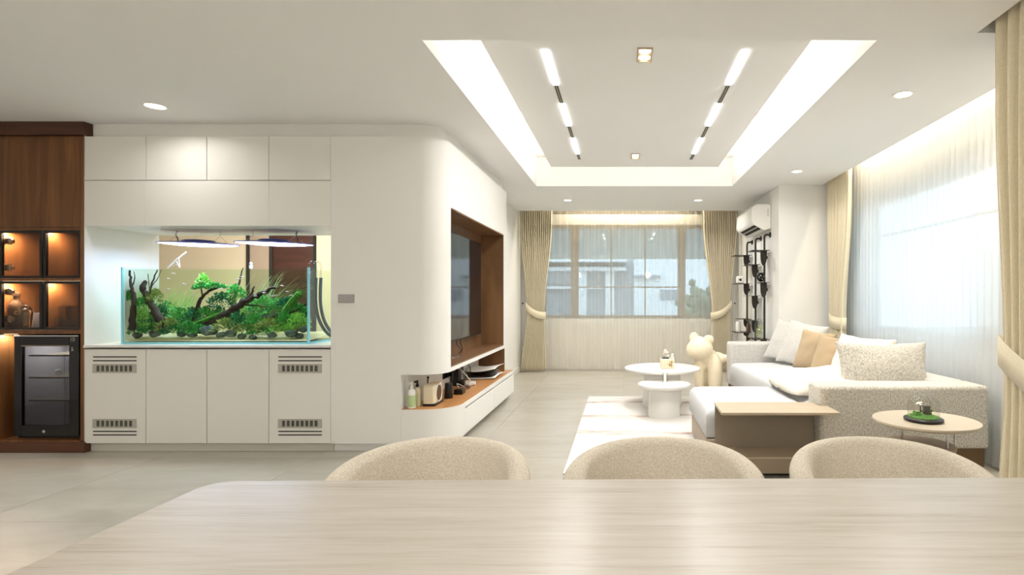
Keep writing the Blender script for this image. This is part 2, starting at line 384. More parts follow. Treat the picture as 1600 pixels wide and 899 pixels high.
# windows
def window(name, x0, x1, z0, z1, y, mull, bars, hz, side=False):
    t = thing(name, ((x0+x1)/2, y, z0) if not side else (y, (x0+x1)/2, z0), kind='structure')
    def bx(a0, a1, d, c0, c1):
        b = B(); e = .035*d
        return b.box(y-e, y+e, a0, a1, c0, c1) if side else b.box(a0, a1, y-e, y+e, c0, c1)
    fw = .055
    for r in ((x0, x1, z0, z0+fw), (x0, x1, z1-fw, z1), (x0, x0+fw, z0+fw, z1-fw), (x1-fw, x1, z0+fw, z1-fw)): obj('frame', bx(r[0], r[1], 1, r[2], r[3]), BRONZE, t)
    edges = [x0+fw]
    for m in mull: obj('mullion', bx(m-.065, m+.065, 1, z0+fw, z1-fw), BRONZE, t); edges += [m-.065, m+.065]
    edges.append(x1-fw)
    for m in bars: obj('glazing_bar', bx(m-.011, m+.011, .4, z0+fw, z1-fw), BRONZE, t)
    for h in hz: obj('glazing_bar', bx(edges[0] if not mull else mull[0]+.065, edges[-1] if not mull else mull[-1]-.065, .4, h-.012, h+.012), BRONZE, t)
    for k in range(0, len(edges), 2): obj('pane', bx(edges[k], edges[k+1], .08, z0+fw, z1-fw), GLASSW, t)
    return t
window('window_1', *WB, 9.32, [PX(898, 9.3), PX(1065, 9.3)], [PX(955, 9.3), PX(1008, 9.3)], [1.403])
window('window_2', *WS, 2.92, [], [], [1.92], True)
# roller shutter half down outside the back window
rs = thing('roller_shutter', (0.09, 9.5, 1.9), 'pale grey slatted roller shutter lowered over top third of the back window', 'shutter')
obj('shutter_box', B().box(-1.40, 1.58, 9.401, 9.53, 2.50, 2.68), HOUSEG, rs, bevel=.005)
for x_ in (-1.39, 1.545): obj('guide_rail', B().box(x_, x_+.03, 9.401, 9.50, .88, 2.50), BRONZE, rs)
for k in range(6): obj('slat', B().box(-1.36, 1.54, 9.47+.004*(k % 2), 9.49+.004*(k % 2), 1.895+k*.1, 1.993+k*.1), SHUT, rs, bevel=.004)

# ---------------- curtains
def curtain(name, axis, base, prof, n, amp, label, cat, band=None, hook=None, group=None, N=None):
    zs = [p[0] for p in prof]
    def at(z):
        for (z0, l0, r0), (z1, l1, r1) in zip(prof, prof[1:]):
            if z0 >= z >= z1:
                f = (z0-z)/(z0-z1) if z0 > z1 else 0; f = f*f*(3-2*f); return l0+(l1-l0)*f, r0+(r1-r0)*f
        return prof[-1][1:]
    rows = []; nv = 44; nu = n*12
    for i in range(nv+1):
        z = zs[0]+(zs[-1]-zs[0])*i/nv; l, r = at(z); row = []
        for j in range(nu+1):
            u = j/nu; q = math.sin(2*PI*n*u+.35*math.sin(5*u+z*.8)); a = amp*(.75+.5*mnoise.noise((u*9, z*.5, base)))
            off = a*q; s = l+(r-l)*u
            row.append((s, base+off, z) if axis == 'x' else (base+off, s, z))
        rows.append(row)
    b = B().grid(rows)
    t = thing(name, (((prof[-1][1]+prof[-1][2])/2, base, zs[-1]) if axis == 'x' else (base, (prof[-1][1]+prof[-1][2])/2, zs[-1])), label, cat, group)
    c = obj('cloth', b, DRAPE, t, smooth=180); q = c.modifiers.new('thick', 'SOLIDIFY'); q.thickness = .003
    if band:
        (s0, z0), (s1, z1), hb, sag = band; rows = []
        cx = (s0+s1)/2; rx = abs(s1-s0)/2; ry = amp+.022
        for k in range(33):
            a = 2*PI*k/32; s = cx+rx*math.cos(a)*(1 if s1 > s0 else -1); d = base+ry*math.sin(a)*(1 if True else 1)
            f = (1+math.cos(a))/2; zc = z0+(z1-z0)*f-sag*math.sin(PI*f)
            rows.append([((s, d, zc+hb/2) if axis == 'x' else (d, s, zc+hb/2)), ((s, d, zc-hb/2) if axis == 'x' else (d, s, zc-hb/2))])
        o = obj('tieback', B().grid(rows), DRAPE, t, smooth=180); q = o.modifiers.new('thick', 'SOLIDIFY'); q.thickness = .006
    if hook: obj('holdback_hook', B().tube([hook, Vector(hook)+Vector((.0, -.05, 0)) if axis == 'x' else Vector(hook)+Vector((-.05, 0, 0))], .012, 8), BLACK, t)
    return t
curtain('curtain', 'x', 8.97, [(2.78, -1.70, -1.16), (2.45, -1.70, -1.17), (.98, -1.58, -1.29), (.02, -1.68, -1.27)], 15, .035,
        'beige pleated drape tied back at the left end of the back window', 'curtain', ((-1.60, 1.09), (-1.27, .93), .12, .05), (-1.66, 9.06, 1.13))
curtain('curtain', 'x', 8.97, [(2.78, 1.31, 1.88), (2.45, 1.32, 1.88), (.98, 1.47, 1.76), (.02, 1.43, 1.74)], 15, .035,
        'beige pleated drape tied back at the right end of the back window', 'curtain', ((1.80, 1.12), (1.45, .92), .12, .05), (1.86, 9.06, 1.13))
curtain('curtain', 'y', 2.545, [(2.9, 6.74, 6.05), (2.4, 6.74, 6.07), (.95, 6.66, 6.25), (.02, 6.68, 6.15)], 12, .035,
        'beige pleated drape tied back beside the pillar at the far end of the side window', 'curtain', ((6.68, 1.0), (6.22, .93), .14, .02))
curtain('curtain', 'y', 1.93, [(2.9, 2.83, .9), (2.3, 2.83, .95), (.85, 2.76, 1.35), (.02, 2.81, 1.2)], 24, .028,
        'tall beige drape nearest the camera at the right edge of the picture', 'curtain', ((2.80, .98), (1.3, .62), .15, .12))
def sheer_cloth(axis, base, s0, s1, z1, n, amp, m, label):
    rows = []; nu = n*8
    for z in (z1, z1*.75, z1*.5, z1*.25, .02):
        row = []
        for j in range(nu+1):
            u = j/nu; a = amp*(.7+.6*mnoise.noise((u*n*.6, z*.35, base)))
            o = a*math.sin(2*PI*n*u+.8*mnoise.noise((u*n*.4, z*.2, 3)))
            row.append((s0+(s1-s0)*u, base+o, z) if axis == 'x' else (base+o, s0+(s1-s0)*u, z))
        rows.append(row)
    return obj('sheer_curtain', B().grid(rows), m, smooth=180, label=label, cat='curtain')
sheer_cloth('x', 9.13, -1.62, 1.85, 2.9, 30, .013, SHEERB, 'white sheer curtain hanging across the back window')
sheer_cloth('y', 2.68, 3.02, 6.72, 2.9, 44, .016, SHEERS, 'white sheer curtain hanging across the side window behind the sofa')
def trough(name, loc, a, b_, rot, L, axis, power):
    t = obj(name, B().box(*a), LEDS, ce)
    area('strip_light', t, loc, L if axis == 'x' else .03, power, WARM, rot, .03 if axis == 'x' else L)
trough('led_strip', (.07, 9.04, 2.965), (-1.0, 1.2, 9.03, 9.05, 2.975, 2.985), None, (0, 0, 0), 2.2, 'x', W_TROUGH*.8)
trough('led_strip', (2.60, 4.7, 2.965), (2.59, 2.61, 3.1, 6.0, 2.975, 2.985), None, (0, 0, 0), 3.0, 'y', W_TROUGH)

# ================================================================ CEILING LIGHTS
def downlight(x, y, r, label, power=W_DOWN, z=2.64):
    t = thing('downlight', (x, y, z), label, 'ceiling light', 'round recessed downlights')
    obj('trim_ring', B().lathe((x, y, z), ((r*.78, -.002), (r, -.006), (r*1.0, 0), (r*.78, 0)), 28, cap=False), WHITEP, t)
    obj('diffuser', B().lathe((x, y, z), ((.0005, -.001), (r*.8, -.001)), 28, cap=False), LEDWARM, t)
    area('bulb', t, (x, y, z-.012), r*1.4, power, NEUT, spread=math.radians(150))
downlight(-3.42, 3.98, .08, 'round downlight in the ceiling in front of the aquarium wall', 2.2)
downlight(1.932, 3.75, .07, 'round downlight above the near end of the sofa, the largest at right')
downlight(1.94, 6.06, .065, 'round downlight above the far end of the sofa', 2.5)
downlight(-.797, 7.88, .065, 'left one of the two small round downlights before the back window')
downlight(1.094, 7.88, .065, 'right one of the two small round downlights before the back window')
for x, y, lab in ((-3.4, .9, 'left of the table'), (-.9, .2, 'over the left end of the dining table'), (1.0, .2, 'over the right end of the dining table'), (-5.2, 2.0, 'in front of the wooden cabinet'), (-3.4, -1.2, 'far behind the camera at left'), (0, -1.5, 'behind the camera in the middle')):  # unseen downlights, added only for the light they give the dining side
    downlight(x, y, .07, 'round unseen downlight added to light the dining side, '+lab, W_DOWN*(.2 if 'over' in lab else .5))
GLOBE = glow('globe_glow', '#fff6ea', 47)
for x, y, lab in ((-4.3, -.6, 'left one'), (-1.6, -.9, 'middle one'), (.9, -.9, 'right one')):
    t = thing('pendant_globe', (x, y, 1.9), 'white globe pendant lamp hanging over the dining side behind the camera, '+lab, 'lamp', 'globe pendants')
    obj('globe', B().ball((x, y, 2.0), .11, 3), GLOBE, t)
    obj('cord', B().tube([(x, y, 2.11), (x, y, 2.64)], .004, 6), BLACK, t)
ZP = 2.833
for sx, lab in ((-.50, 'left'), (.79, 'right')):
    t = thing('track_light', (sx, 4.9, ZP), lab+' recessed magnetic track light with white bars in the tray ceiling', 'ceiling light', None)
    for a, b_, on in ((3.488, 4.065, 1), (4.065, 4.457, 0), (4.457, 5.045, 1), (5.045, 5.426, 0), (5.426, 6.03, 1), (6.03, 6.29, 0)):
        if on:
            obj('light_bar', B().box(sx-.02, sx+.02, a, b_, ZP-.006, ZP), LEDW, t)
            area('bar_light', t, (sx, (a+b_)/2, ZP-.012), .04, W_TRACK, (1, .97, .92), (0, 0, 0), b_-a)
        else:
            obj('track_section', B().box(sx-.017, sx+.017, a, b_, ZP-.004, ZP), GRILLE, t)
            for q in (-1, 1): obj('track_slot', B().box(sx+q*.008-.004, sx+q*.008+.004, a+.02, b_-.02, ZP-.005, ZP-.003), DARK, t)
for y, lab in ((3.56, 'near square twin spotlight between the two track lights'), (6.14, 'far square twin spotlight between the two track lights')):
    x = .143; t = thing('twin_spotlight', (x, y, ZP), lab, 'ceiling light', None)
    obj('housing', holed(x-.05, x+.05, y-.1, y+.1, x-.04, x+.04, y-.09, y+.09, ZP-.008, ZP), GOLD, t) if False else None
    b = B()
    for r in ((x-.05, x-.042, y-.1, y+.1), (x+.042, x+.05, y-.1, y+.1), (x-.042, x+.042, y-.1, y-.092), (x-.042, x+.042, y+.092, y+.1), (x-.042, x+.042, y-.004, y+.004)): b.box(*r, ZP-.01, ZP)
    obj('housing', b, mat('champagne_trim', '#b9a68a', .4, metal=.4) if 'champagne_trim' not in MATS else MATS['champagne_trim'], t)
    for q in (-1, 1):
        obj('bulb', B().lathe((x, y+q*.047, ZP), ((.001, -.004), (.034, -.004), (.036, 0)), 20, cap=False), LEDWARM, t)
        area('bulb_light', t, (x, y+q*.047, ZP-.015), .06, W_DOWN*.4, NEUT, spread=math.radians(110))

# ================================================================ CABINET WALL AROUND THE AQUARIUM
s = YC/F
def cx(px): return PX(px, YC)
def cz(py): return PZ(py, YC)
upx = [-4.304, cx(228), cx(323), cx(420), -2.334]
names = ['leftmost, next to the wooden cabinet', 'second from the wooden cabinet', 'third from the wooden cabinet', 'rightmost, next to the plain tall panel']
for k in range(4):
    a, b_ = upx[k], upx[k+1]
    t = thing('wall_cabinet', ((a+b_)/2, 4.67, cz(282)), 'cream flat wall cabinet in the top row, '+names[k], 'cabinet', 'top row of cream cabinets')
    obj('body', B().box(a+.001, b_-.001, YC+.02, 4.97, cz(282), 2.529), LAM, t)
    obj('door', B().box(a+.0025, b_-.0025, YC, YC+.019, cz(282)+.003, 2.529), LAM, t, bevel=.0015)
lo = [-4.304, cx(226), cx(420), -2.334]
names2 = ['leftmost, above the bluish niche wall', 'wide middle one above the aquarium', 'rightmost, above the end of the aquarium']
for k in range(3):
    a, b_ = lo[k], lo[k+1]
    t = thing('bridge_cabinet', ((a+b_)/2, 4.67, cz(353)), 'cream cabinet just over the aquarium, '+names2[k], 'cabinet', 'cabinets over the aquarium')
    obj('body', B().box(a+.001, b_-.001, YC+.02, 4.97, cz(353), cz(282)-.004), LAM, t)
    obj('door', B().box(a+.001, b_-.001, YC, YC+.019, cz(353), cz(282)-.003), LAM, t, bevel=.001)
tr = obj('trim_1', B().box(-4.304, -2.334, YC+.045, 4.97, 2.529, 2.64), PAINT, **STR)
obj('trim_2', B().box(-4.306, -4.304, YC+.0, 4.98, .07, 2.64), LAM, **STR)
obj('countertop', B().box(-4.304, -2.334, YC-.012, 5.05, .838, .858), WHITEL, bevel=.003, label='thin white worktop the aquarium stands on', cat='worktop')
names3 = ['leftmost with two vent grilles, next to the fridge', 'second from the fridge with plain door', 'third from the fridge with plain door', 'rightmost with two vent grilles, next to the tall panel']
for k in range(4):
    a, b_ = upx[k], upx[k+1]
    t = thing('base_cabinet', ((a+b_)/2, 4.67, .07), 'cream base cabinet under the aquarium, '+names3[k], 'cabinet', 'base cabinets under the aquarium')
    obj('body', B().box(a+.001, b_-.001, YC+.02, 4.97, .07, .825), LAM, t)
    d = obj('door', B().box(a+.0025, b_-.0025, YC, YC+.019, .073, .822), LAM, t, bevel=.0015)
    obj('toe_kick', B().box(a, b_, YC+.04, 4.97, 0, .07), PLINTH, t)
    if k in (0, 3):
        m = (cx(179.5) if k == 0 else cx(469)); hw = 34*s
        for (g0, g1, s1, s2) in ((583, 569, 564, 558), (669, 655, 674.5, 680)):
            b = B(); x0, x1, z0, z1 = m-hw, m+hw, cz(g0), cz(g1); n = 8; mx = 5*s; w_ = (x1-x0-2*mx)/n
            b.box(x0, x1, YC-.006, YC, z0, z0+.012).box(x0, x1, YC-.006, YC, z1-.012, z1)
            for i in range(n+1):
                c = x0+mx+i*w_; l = x0 if i == 0 else c-.006; r = x1 if i == n else c+.006
                b.box(l, r, YC-.006, YC, z0+.012, z1-.012)
            obj('vent_grille', b, GRILLE, d)
            obj('grille_mesh', B().box(x0+.004, x1-.004, YC-.002, YC-.0005, z0+.004, z1-.004), SLOT, d)
            for q in (s1, s2): obj('vent_slot', B().box(m-hw, m+hw, YC-.0015, YC, cz(q)-.0045, cz(q)+.0045), DARK, d)
sw = thing('wall_switch', (cx(541.5), YC, cz(473)), 'grey rectangular wall switch plate right of the aquarium', 'switch')
obj('plate', B().box(cx(529), cx(554), YC-.009, YC, cz(473.5), cz(460)), GREYP, sw, bevel=.002)
for k in range(3): obj('button', B().box(cx(530.5+7.6*k), cx(537.2+7.6*k), YC-.012, YC-.009, cz(472), cz(461.5)), GREYP, sw, bevel=.001)

# ---------------- wooden display cabinet
dc = thing('display_cabinet', (-4.67, 4.67, 0), 'tall dark wood cabinet with glass doors at the left edge of the picture', 'cabinet')
Y0 = YC+.01
obj('side_panel', B().box(-4.338, -4.3065, Y0-.01, 4.97, .093, 2.529), WOODV, dc, bevel=.002)
obj('side_panel', B().box(-5.06, -5.02, Y0-.01, 4.97, .093, 2.529), WOODV, dc, bevel=.002)
obj('back_panel', B().box(-5.02, -4.338, 4.86, 4.88, .093, 2.529), WOODV, dc)
obj('crown', B().box(-5.06, cx(137), YC-.03, 4.97, 2.535, 2.638), WOODH, dc, bevel=.002)
obj('upper_door', B().box(-5.018, -4.341, Y0-.01, Y0+.012, 1.803, 2.508), WOODV, dc, bevel=.002)
obj('plinth', B().box(-5.06, cx(134.5), YC-.015, 4.97, 0, .082), WOODH, dc, bevel=.002)
for z0, z1 in ((1.779, 1.800), (1.372, 1.392), (.948, .978), (.082, .094), (2.509, 2.530)):
    obj('shelf', B().box(-5.02, -4.338, Y0-.005, 4.86, z0, z1), WOODV, dc)
obj('partition', B().box(-4.657, -4.641, Y0+.03, 4.86, .978, 1.779), WOODV, dc)
for z0, z1 in ((1.394, 1.777), (.98, 1.370)):
    for x0, x1 in ((-5.0, -4.654), (-4.645, -4.342)):
        g = obj('glass_door', B().box(x0, x0+.022, Y0, Y0+.02, z0, z1).box(x1-.022, x1, Y0, Y0+.02, z0, z1).box(x0+.022, x1-.022, Y0, Y0+.02, z0, z0+.02).box(x0+.022, x1-.022, Y0, Y0+.02, z1-.02, z1), BLACK, dc)
        obj('pane', B().box(x0+.022, x1-.022, Y0+.008, Y0+.012, z0+.02, z1-.02), SMOKE, g)
        if x0 < -4.9:
            for q in (.22, .78):
                zc = z0+(z1-z0)*q
                obj('hinge', B().box(x0+.018, x0+.075, Y0+.03, Y0+.05, zc-.016, zc+.016).cyl((x0+.05, Y0+.035, zc-.028), .014, .056, 12).box(x0+.02, x0+.05, Y0+.02, Y0+.04, zc-.024, zc+.024), CHROME, g, bevel=.003)
    for x0, x1, pw in ((-5.01, -4.665, 9), (-4.63, -4.35, 6)):
        L = obj('led_strip', B().box(x0, x1, Y0+.035, Y0+.05, z1+.0, z1+.003), LEDS, dc)
        area('strip_light', L, ((x0+x1)/2-(.12 if pw > 1 else 0), Y0+.06, z1-.004), .1 if pw > 1 else .25, pw, (1, .95, .86), (0, 0, 0), .02)
L = obj('led_strip', B().box(-5.0, -4.9, Y0+.035, Y0+.05, .942, .946), LEDS, dc)
area('strip_light', L, (-4.95, Y0+.06, .938), .1, 1.6, (1, .95, .86), (0, 0, 0), .02)
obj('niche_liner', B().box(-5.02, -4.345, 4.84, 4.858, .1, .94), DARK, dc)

# fridge
fx0, fx1, fz0, fz1 = PX(22, 4.4), PX(123, 4.4), .097, .930
def fxp(px): return PX(px, 4.4)
def fzp(py): return PZ(py, 4.4)
fr = thing('wine_fridge', (-4.61, 4.6, .094), 'black glass-door drinks fridge built into the wooden cabinet', 'fridge')
fy = 4.40
b = B(); b.box(fx0, fx0+.02, fy+.03, 4.83, fz0, fz1).box(fx1-.02, fx1, fy+.03, 4.83, fz0, fz1).box(fx0+.02, fx1-.02, fy+.03, 4.83, fz0, fz0+.03).box(fx0+.02, fx1-.02, fy+.03, 4.83, fz1-.02, fz1).box(fx0+.02, fx1-.02, 4.80, 4.83, fz0+.03, fz1-.02)
obj('body', b, BLACK, fr)
wx0, wx1, wz0, wz1 = fxp(33.5), fxp(108), fzp(665), fzp(541)
dr = obj('door', B().box(fx0, wx0, fy, fy+.03, fz0+.02, fz1).box(wx1, fx1, fy, fy+.03, fz0+.02, fz1).box(wx0, wx1, fy, fy+.03, fz0+.02, wz0).box(wx0, wx1, fy, fy+.03, wz1, fz1), BLACKG, fr, bevel=.002)
obj('pane', B().box(wx0, wx1, fy+.012, fy+.017, wz0, wz1), FRIDGEG, dr)
obj('door_trim', B().box(wx0, wx1, fy-.002, fy+.002, wz1-.003, wz1+.006), mat('trim_tan', '#8d7260', .4), dr)
obj('top_highlight', B().box(fx0, fx1, fy-.003, fy+.01, fz1-.006, fz1+.002), CHROME, fr)  # bright strip put in as the highlight line along the fridge top
FSH = mat('fridge_shelf', '#b8ab92', .4)
obj('inner_liner', B().box(fx0+.021, fx0+.026, 4.45, 4.77, fz0+.03, fz1-.02).box(fx1-.026, fx1-.021, 4.45, 4.77, fz0+.03, fz1-.02), mat('liner_side', '#9c9a98', .6), fr)
for z in (fzp(557), fzp(592), fzp(628)):
    b = B().box(wx0+.005, wx1-.005, fy+.05, fy+.062, z-.007, z+.007)
    for k in range(9): b.box(wx0+.03+k*(wx1-wx0-.06)/8-.002, wx0+.03+k*(wx1-wx0-.06)/8+.002, fy+.062, 4.76, z-.002, z+.002)
    obj('wire_shelf', b, FSH, fr)
rb = B()
for k in range(24):
    xx = fx0+.03+k*(fx1-fx0-.06)/23; rb.box(xx-.004, xx+.004, 4.775, 4.80, fz0+.03, fz1-.02)
rib = obj('ribbed_liner', rb, mat('liner_grey', '#a3a1a1', .5), fr); rib['kind'] = 'stuff'
for xx, s_ in ((fxp(113), '10'), ):
    text('10', .045, GRILLE, 'display_digits', dr, (fxp(113.5), fy-.002, fzp(531)))
    text('5', .045, GRILLE, 'display_digits', dr, (fxp(113.5), fy-.002, fzp(546)))
obj('lock', B().tube([(fxp(69), fy-.004, fzp(674.5)), (fxp(69), fy+.001, fzp(674.5))], .012, 16), CHROME, dr)
area('fridge_light', fr, (-4.68, 4.62, fz1-.03), .35, 7, (.9, .93, 1), (0, 0, 0), .2)
for sh, bx_ in ((592, (50, 62)), (628, (75, 95))):
    z = fzp(sh)+.007
    obj('can', B().tube([(fxp(bx_[0]), 4.6, z+.022), (fxp(bx_[1]), 4.55, z+.022)], .022, 14), GRILLE, label='silver drinks can lying on a shelf of the fridge, '+('upper' if sh == 592 else 'lower')+' one', cat='can', group='cans in the fridge')

# cabinet contents
zb = .979
bt = obj('stone_bottle', B().lathe((PX(26, 4.45), 4.45, zb), ((.03, 0), (.05, .005), (.052, .17), (.046, .20), (.03, .225), (.02, .24), (.02, .27), (.024, .272), (.024, .30), (.01, .302)), 28), BOTTLED, label='brown stoneware bottle with letter C on the lower left glass shelf', cat='bottle')
bl = obj('bottle_label', B().lathe((PX(26, 4.45), 4.45, zb), ((.0525, .03), (.0528, .115)), 28, cap=False), mat('label_dark', '#2c2a28', .5), bt)
text('C', .04, PAPER, 'letter', bt, (PX(25, 4.39), 4.389, zb+.135))
sk = thing('cocktail_shaker', (PX(43, 4.43), 4.43, zb), 'shiny steel cocktail shaker beside the stoneware bottle', 'shaker')
obj('tin', B().lathe((PX(43, 4.43), 4.43, zb), ((.022, 0), (.026, .003), (.038, .12), (.038, .13)), 28), CHROME, sk)
obj('strainer_lid', B().lathe((PX(43, 4.43), 4.43, zb), ((.039, .13), (.039, .14), (.03, .165), (.018, .175)), 28), CHROME, sk)
obj('cap', B().lathe((PX(43, 4.43), 4.43, zb), ((.02, .176), (.02, .195), (.012, .20)), 24), CHROME, sk)
obj('gift_box', B().box(PX(51, 4.6), PX(64, 4.6), 4.60, 4.68, zb, zb+.13), mat('blue_grey_box', '#4b4c57', .6), bevel=.002, label='dark grey box behind the cocktail shaker', cat='box')
def tumbler(px, y, h, r, zz, label):
    obj('drinking_glass', B().lathe((PX(px, y), y, zz), ((r*.7, 0), (r*.8, .002), (r, h*.5), (r*.92, h), (r*.88, h), (r*.95, h*.5), (r*.72, .01)), 24), GWARE, label=label, cat='glass', group='glasses in the display cabinet')
obj('glass_carton', B().box(PX(72, 4.62), PX(100, 4.62), 4.62, 4.72, zb, zb+.14), mat('grey_carton', '#8d8276', .7), bevel=.002, label='grey brown carton behind the glasses on the lower right shelf', cat='box')
tumbler(79, 4.50, .19, .042, zb, 'tall clear glass, leftmost on the lower right shelf')
tumbler(91, 4.46, .10, .035, zb, 'short clear glass in the middle of the lower right shelf')
tumbler(101, 4.50, .19, .042, zb, 'tall clear glass, second from right at the back of the lower right shelf')
tumbler(106, 4.42, .08, .035, zb, 'small clear tumbler in front on the lower right shelf')
tumbler(115, 4.50, .19, .040, zb, 'tall clear glass, rightmost by the cabinet side')
tumbler(117, 4.42, .08, .035, zb, 'small clear tumbler in front at the right of the lower right shelf')

# ================================================================ AQUARIUM
TX0, TX1, TY0, TY1, TZ0, TZ1 = -4.10, -2.57, 4.45, 4.92, .858, 1.486
tk = thing('aquarium', ((TX0+TX1)/2, (TY0+TY1)/2, TZ0), 'large rimless glass aquarium planted with green plants and driftwood', 'aquarium')
g = .012
obj('base_pane', B().box(TX0, TX1, TY0, TY1, TZ0, TZ0+.015), GLASSE, tk)
obj('front_pane', B().box(TX0+g, TX1-g, TY0, TY0+g, TZ0+.015, TZ1), GLASST, tk)
obj('back_pane', B().box(TX0+g, TX1-g, TY1-g, TY1, TZ0+.015, TZ1), GLASST, tk)
obj('side_pane', B().box(TX0+.002, TX0+g, TY0+.01, TY1, TZ0+.015, TZ1), GLASST, tk)
obj('side_pane', B().box(TX1-g, TX1-.002, TY0+.01, TY1, TZ0+.015, TZ1), GLASST, tk)
obj('corner_seam', B().box(TX0-.002, TX0+.010, TY0-.003, TY0+.012, TZ0, TZ1), GLASSE, tk, label='pale blue silicone corner')
obj('corner_seam', B().box(TX1-.010, TX1+.004, TY0-.003, TY0+.014, TZ0, TZ1), GLASSE, tk, label='pale blue silicone corner')
obj('water', B().box(TX0+g+.001, TX1-g-.001, TY0+g+.001, TY1-g-.001, TZ0+.016, TZ1-.015), WATER, tk)
rows = []
for i in range(9):
    rows.append([(TX0+g+.002+(TX1-TX0-2*g-.004)*j/30, TY0+g+.002+(TY1-TY0-2*g-.004)*i/8, TZ0+.024+.05*i/8+.012*mnoise.noise((j*.4, i*.5, 0))*(i/8)) for j in range(31)])
obj('sand_bed', B().grid(rows), SAND, tk)
def TP(px, py, y=4.68):
    q = P(px, py, y); q.x = min(max(q.x, TX0+.028), TX1-.04); q.z = max(q.z, TZ0+.03); return q
def wood_piece(name, parts, label, y=4.68):
    b = B()
    for pts, r0, r1 in parts:
        pp = spline([TP(p[0], p[1], y+(p[2] if len(p) > 2 else 0)) for p in pts], 5); n = len(pp)
        pp = [q+Vector((mnoise.noise(q*30), mnoise.noise(q*30+Vector((5, 0, 0))), mnoise.noise(q*30+Vector((0, 9, 0)))))*r0*.45 for q in pp]
        b.tube(pp, [.78*(r0+(r1-r0)*i/(n-1))*(1+.25*mnoise.noise((i*1.3, r0*99, 0))) for i in range(n)], 9)
    return obj(name, b, DRIFT, label=label, cat='driftwood', group='driftwood in the aquarium', smooth=60)
wood_piece('driftwood', [([(206, 515), (208, 490), (210, 464), (205, 443), (200, 424)], .034, .008), ([(207, 447), (211, 434), (209, 424)], .007, .002)], 'upright dark driftwood trunk at the left end of the aquarium', 4.49)
wood_piece('driftwood', [([(254, 515), (246, 492), (232, 472), (226, 455), (226, 441)], .045, .022), ([(231, 470), (236, 448), (246, 422)], .013, .005), ([(236, 448), (246, 436), (252, 421)], .005, .002), ([(234, 455), (231, 428)], .005, .003)], 'forked dark driftwood trunk, second from the left in the aquarium', 4.53)
wood_piece('driftwood', [([(303, 505), (308, 482), (314, 468), (326, 456), (345, 448)], .026, .010), ([(316, 462), (314, 445), (314, 432)], .008, .004)], 'driftwood stump topped with moss in the middle left of the aquarium')
wood_piece('driftwood', [([(312, 515), (335, 503), (360, 486), (385, 470), (410, 458), (432, 449)], .055, .014), ([(372, 478), (390, 462), (398, 447)], .022, .006), ([(375, 476), (400, 478), (420, 480)], .012, .003), ([(330, 505), (352, 497), (372, 486)], .04, .02)], 'large dark driftwood branch leaning right across the middle of the aquarium', 4.64)
wood_piece('driftwood', [([(380, 508), (405, 500), (432, 492), (462, 486), (478, 476)], .03, .012), ([(395, 504), (415, 490), (428, 480)], .008, .002), ([(400, 515), (420, 508), (440, 518)], .012, .006)], 'low driftwood root at the right of the aquarium', 4.72)
wood_piece('driftwood', [([(364, 478), (368, 458), (374, 440), (380, 419)], .022, .005)], 'thin upright driftwood twig behind the large branch', 4.80)
def clump(name, px, py, y, rx, rz, n, L, m, label, mode='fern', lean=0, ry=None):
    b = B(); c = TP(px, py, y); kx = y/F; ry = ry or rx*kx*.7
    for i in range(n):
        if mode == 'grass':
            bx = c+Vector(((random.random()-.5)*2*rx*kx, (random.random()-.5)*.12, 0)); h = rz*kx*(.3+.7*random.random()**1.3); ln = lean*kx*(.6+.5*random.random())+(random.random()-.5)*.05
            pts = [bx+Vector((ln*t**1.7, 0, h*(t-.12*t*t*(1 if lean else 0)))) for t in (0, .3, .6, .85, 1)]; w_ = L
            vs = [(b.b.verts.new(p+Vector((-w_*(1-t*.8), 0, 0))), b.b.verts.new(p+Vector((w_*(1-t*.8), w_*.5, 0)))) for p, t in zip(pts, (0, .3, .6, .85, 1))]
            for q in range(4): b.b.faces.new((vs[q][0], vs[q][1], vs[q+1][1], vs[q+1][0]))
        else:
            th, ph = random.random()*2*PI, random.random()*PI/2; r = .55+.45*random.random()
            o = Vector((math.cos(th)*math.cos(ph)*rx*kx, math.sin(th)*math.cos(ph)*ry, math.sin(ph)*rz*kx))*r
            p = c+o; p.y = min(max(p.y, TY0+.03), TY1-.03)
            d = (o.normalized()+Vector(((random.random()-.5), (random.random()-.5), (random.random()-.4)))*.9).normalized()
            q = d.cross(Vector((random.random()-.5, random.random()-.5, random.random()-.5))).normalized(); l = L*(.6+.8*random.random()); wd = l*(.18 if mode == 'needle' else .42)
            b.face([p, p+d*l*.5+q*wd, p+d*l, p+d*l*.5-q*wd])
    for v in b.b.verts: v.co.x = min(max(v.co.x, TX0+.02), TX1-.02); v.co.z = min(v.co.z, TZ1-.02); v.co.y = min(max(v.co.y, TY0+.018), TY1-.018)
    return obj(name, b, m, label=label, cat='plant', group='plants in the aquarium', kind='stuff')
clump('water_grass', 222, 512, 4.56, 16, 70, 170, .0022, G2, 'bright green water grass between the two left driftwood trunks', 'grass', 4)
clump('water_grass', 272, 510, 4.80, 26, 72, 150, .0022, G2, 'light green water grass leaning right, left of the mossy stump', 'grass', 18)
clump('water_grass', 292, 508, 4.82, 16, 42, 90, .003, G5, 'greyish short water grass left of the mossy stump', 'grass', -6)
clump('water_grass', 392, 508, 4.84, 26, 104, 80, .0032, G5, 'long pale vallisneria blades bending right behind the large branch', 'grass', 46)
clump('water_grass', 388, 508, 4.82, 30, 66, 150, .0024, G2, 'green grass tuft behind the foot of the large branch', 'grass', 22)
clump('water_grass', 408, 500, 4.80, 22, 70, 50, .0030, G5, 'shorter pale blades bending right over the tip of the large branch', 'grass', 70)
clump('water_grass', 462, 512, 4.80, 14, 40, 60, .0025, G4, 'olive water grass at the right end of the aquarium', 'grass', 3)
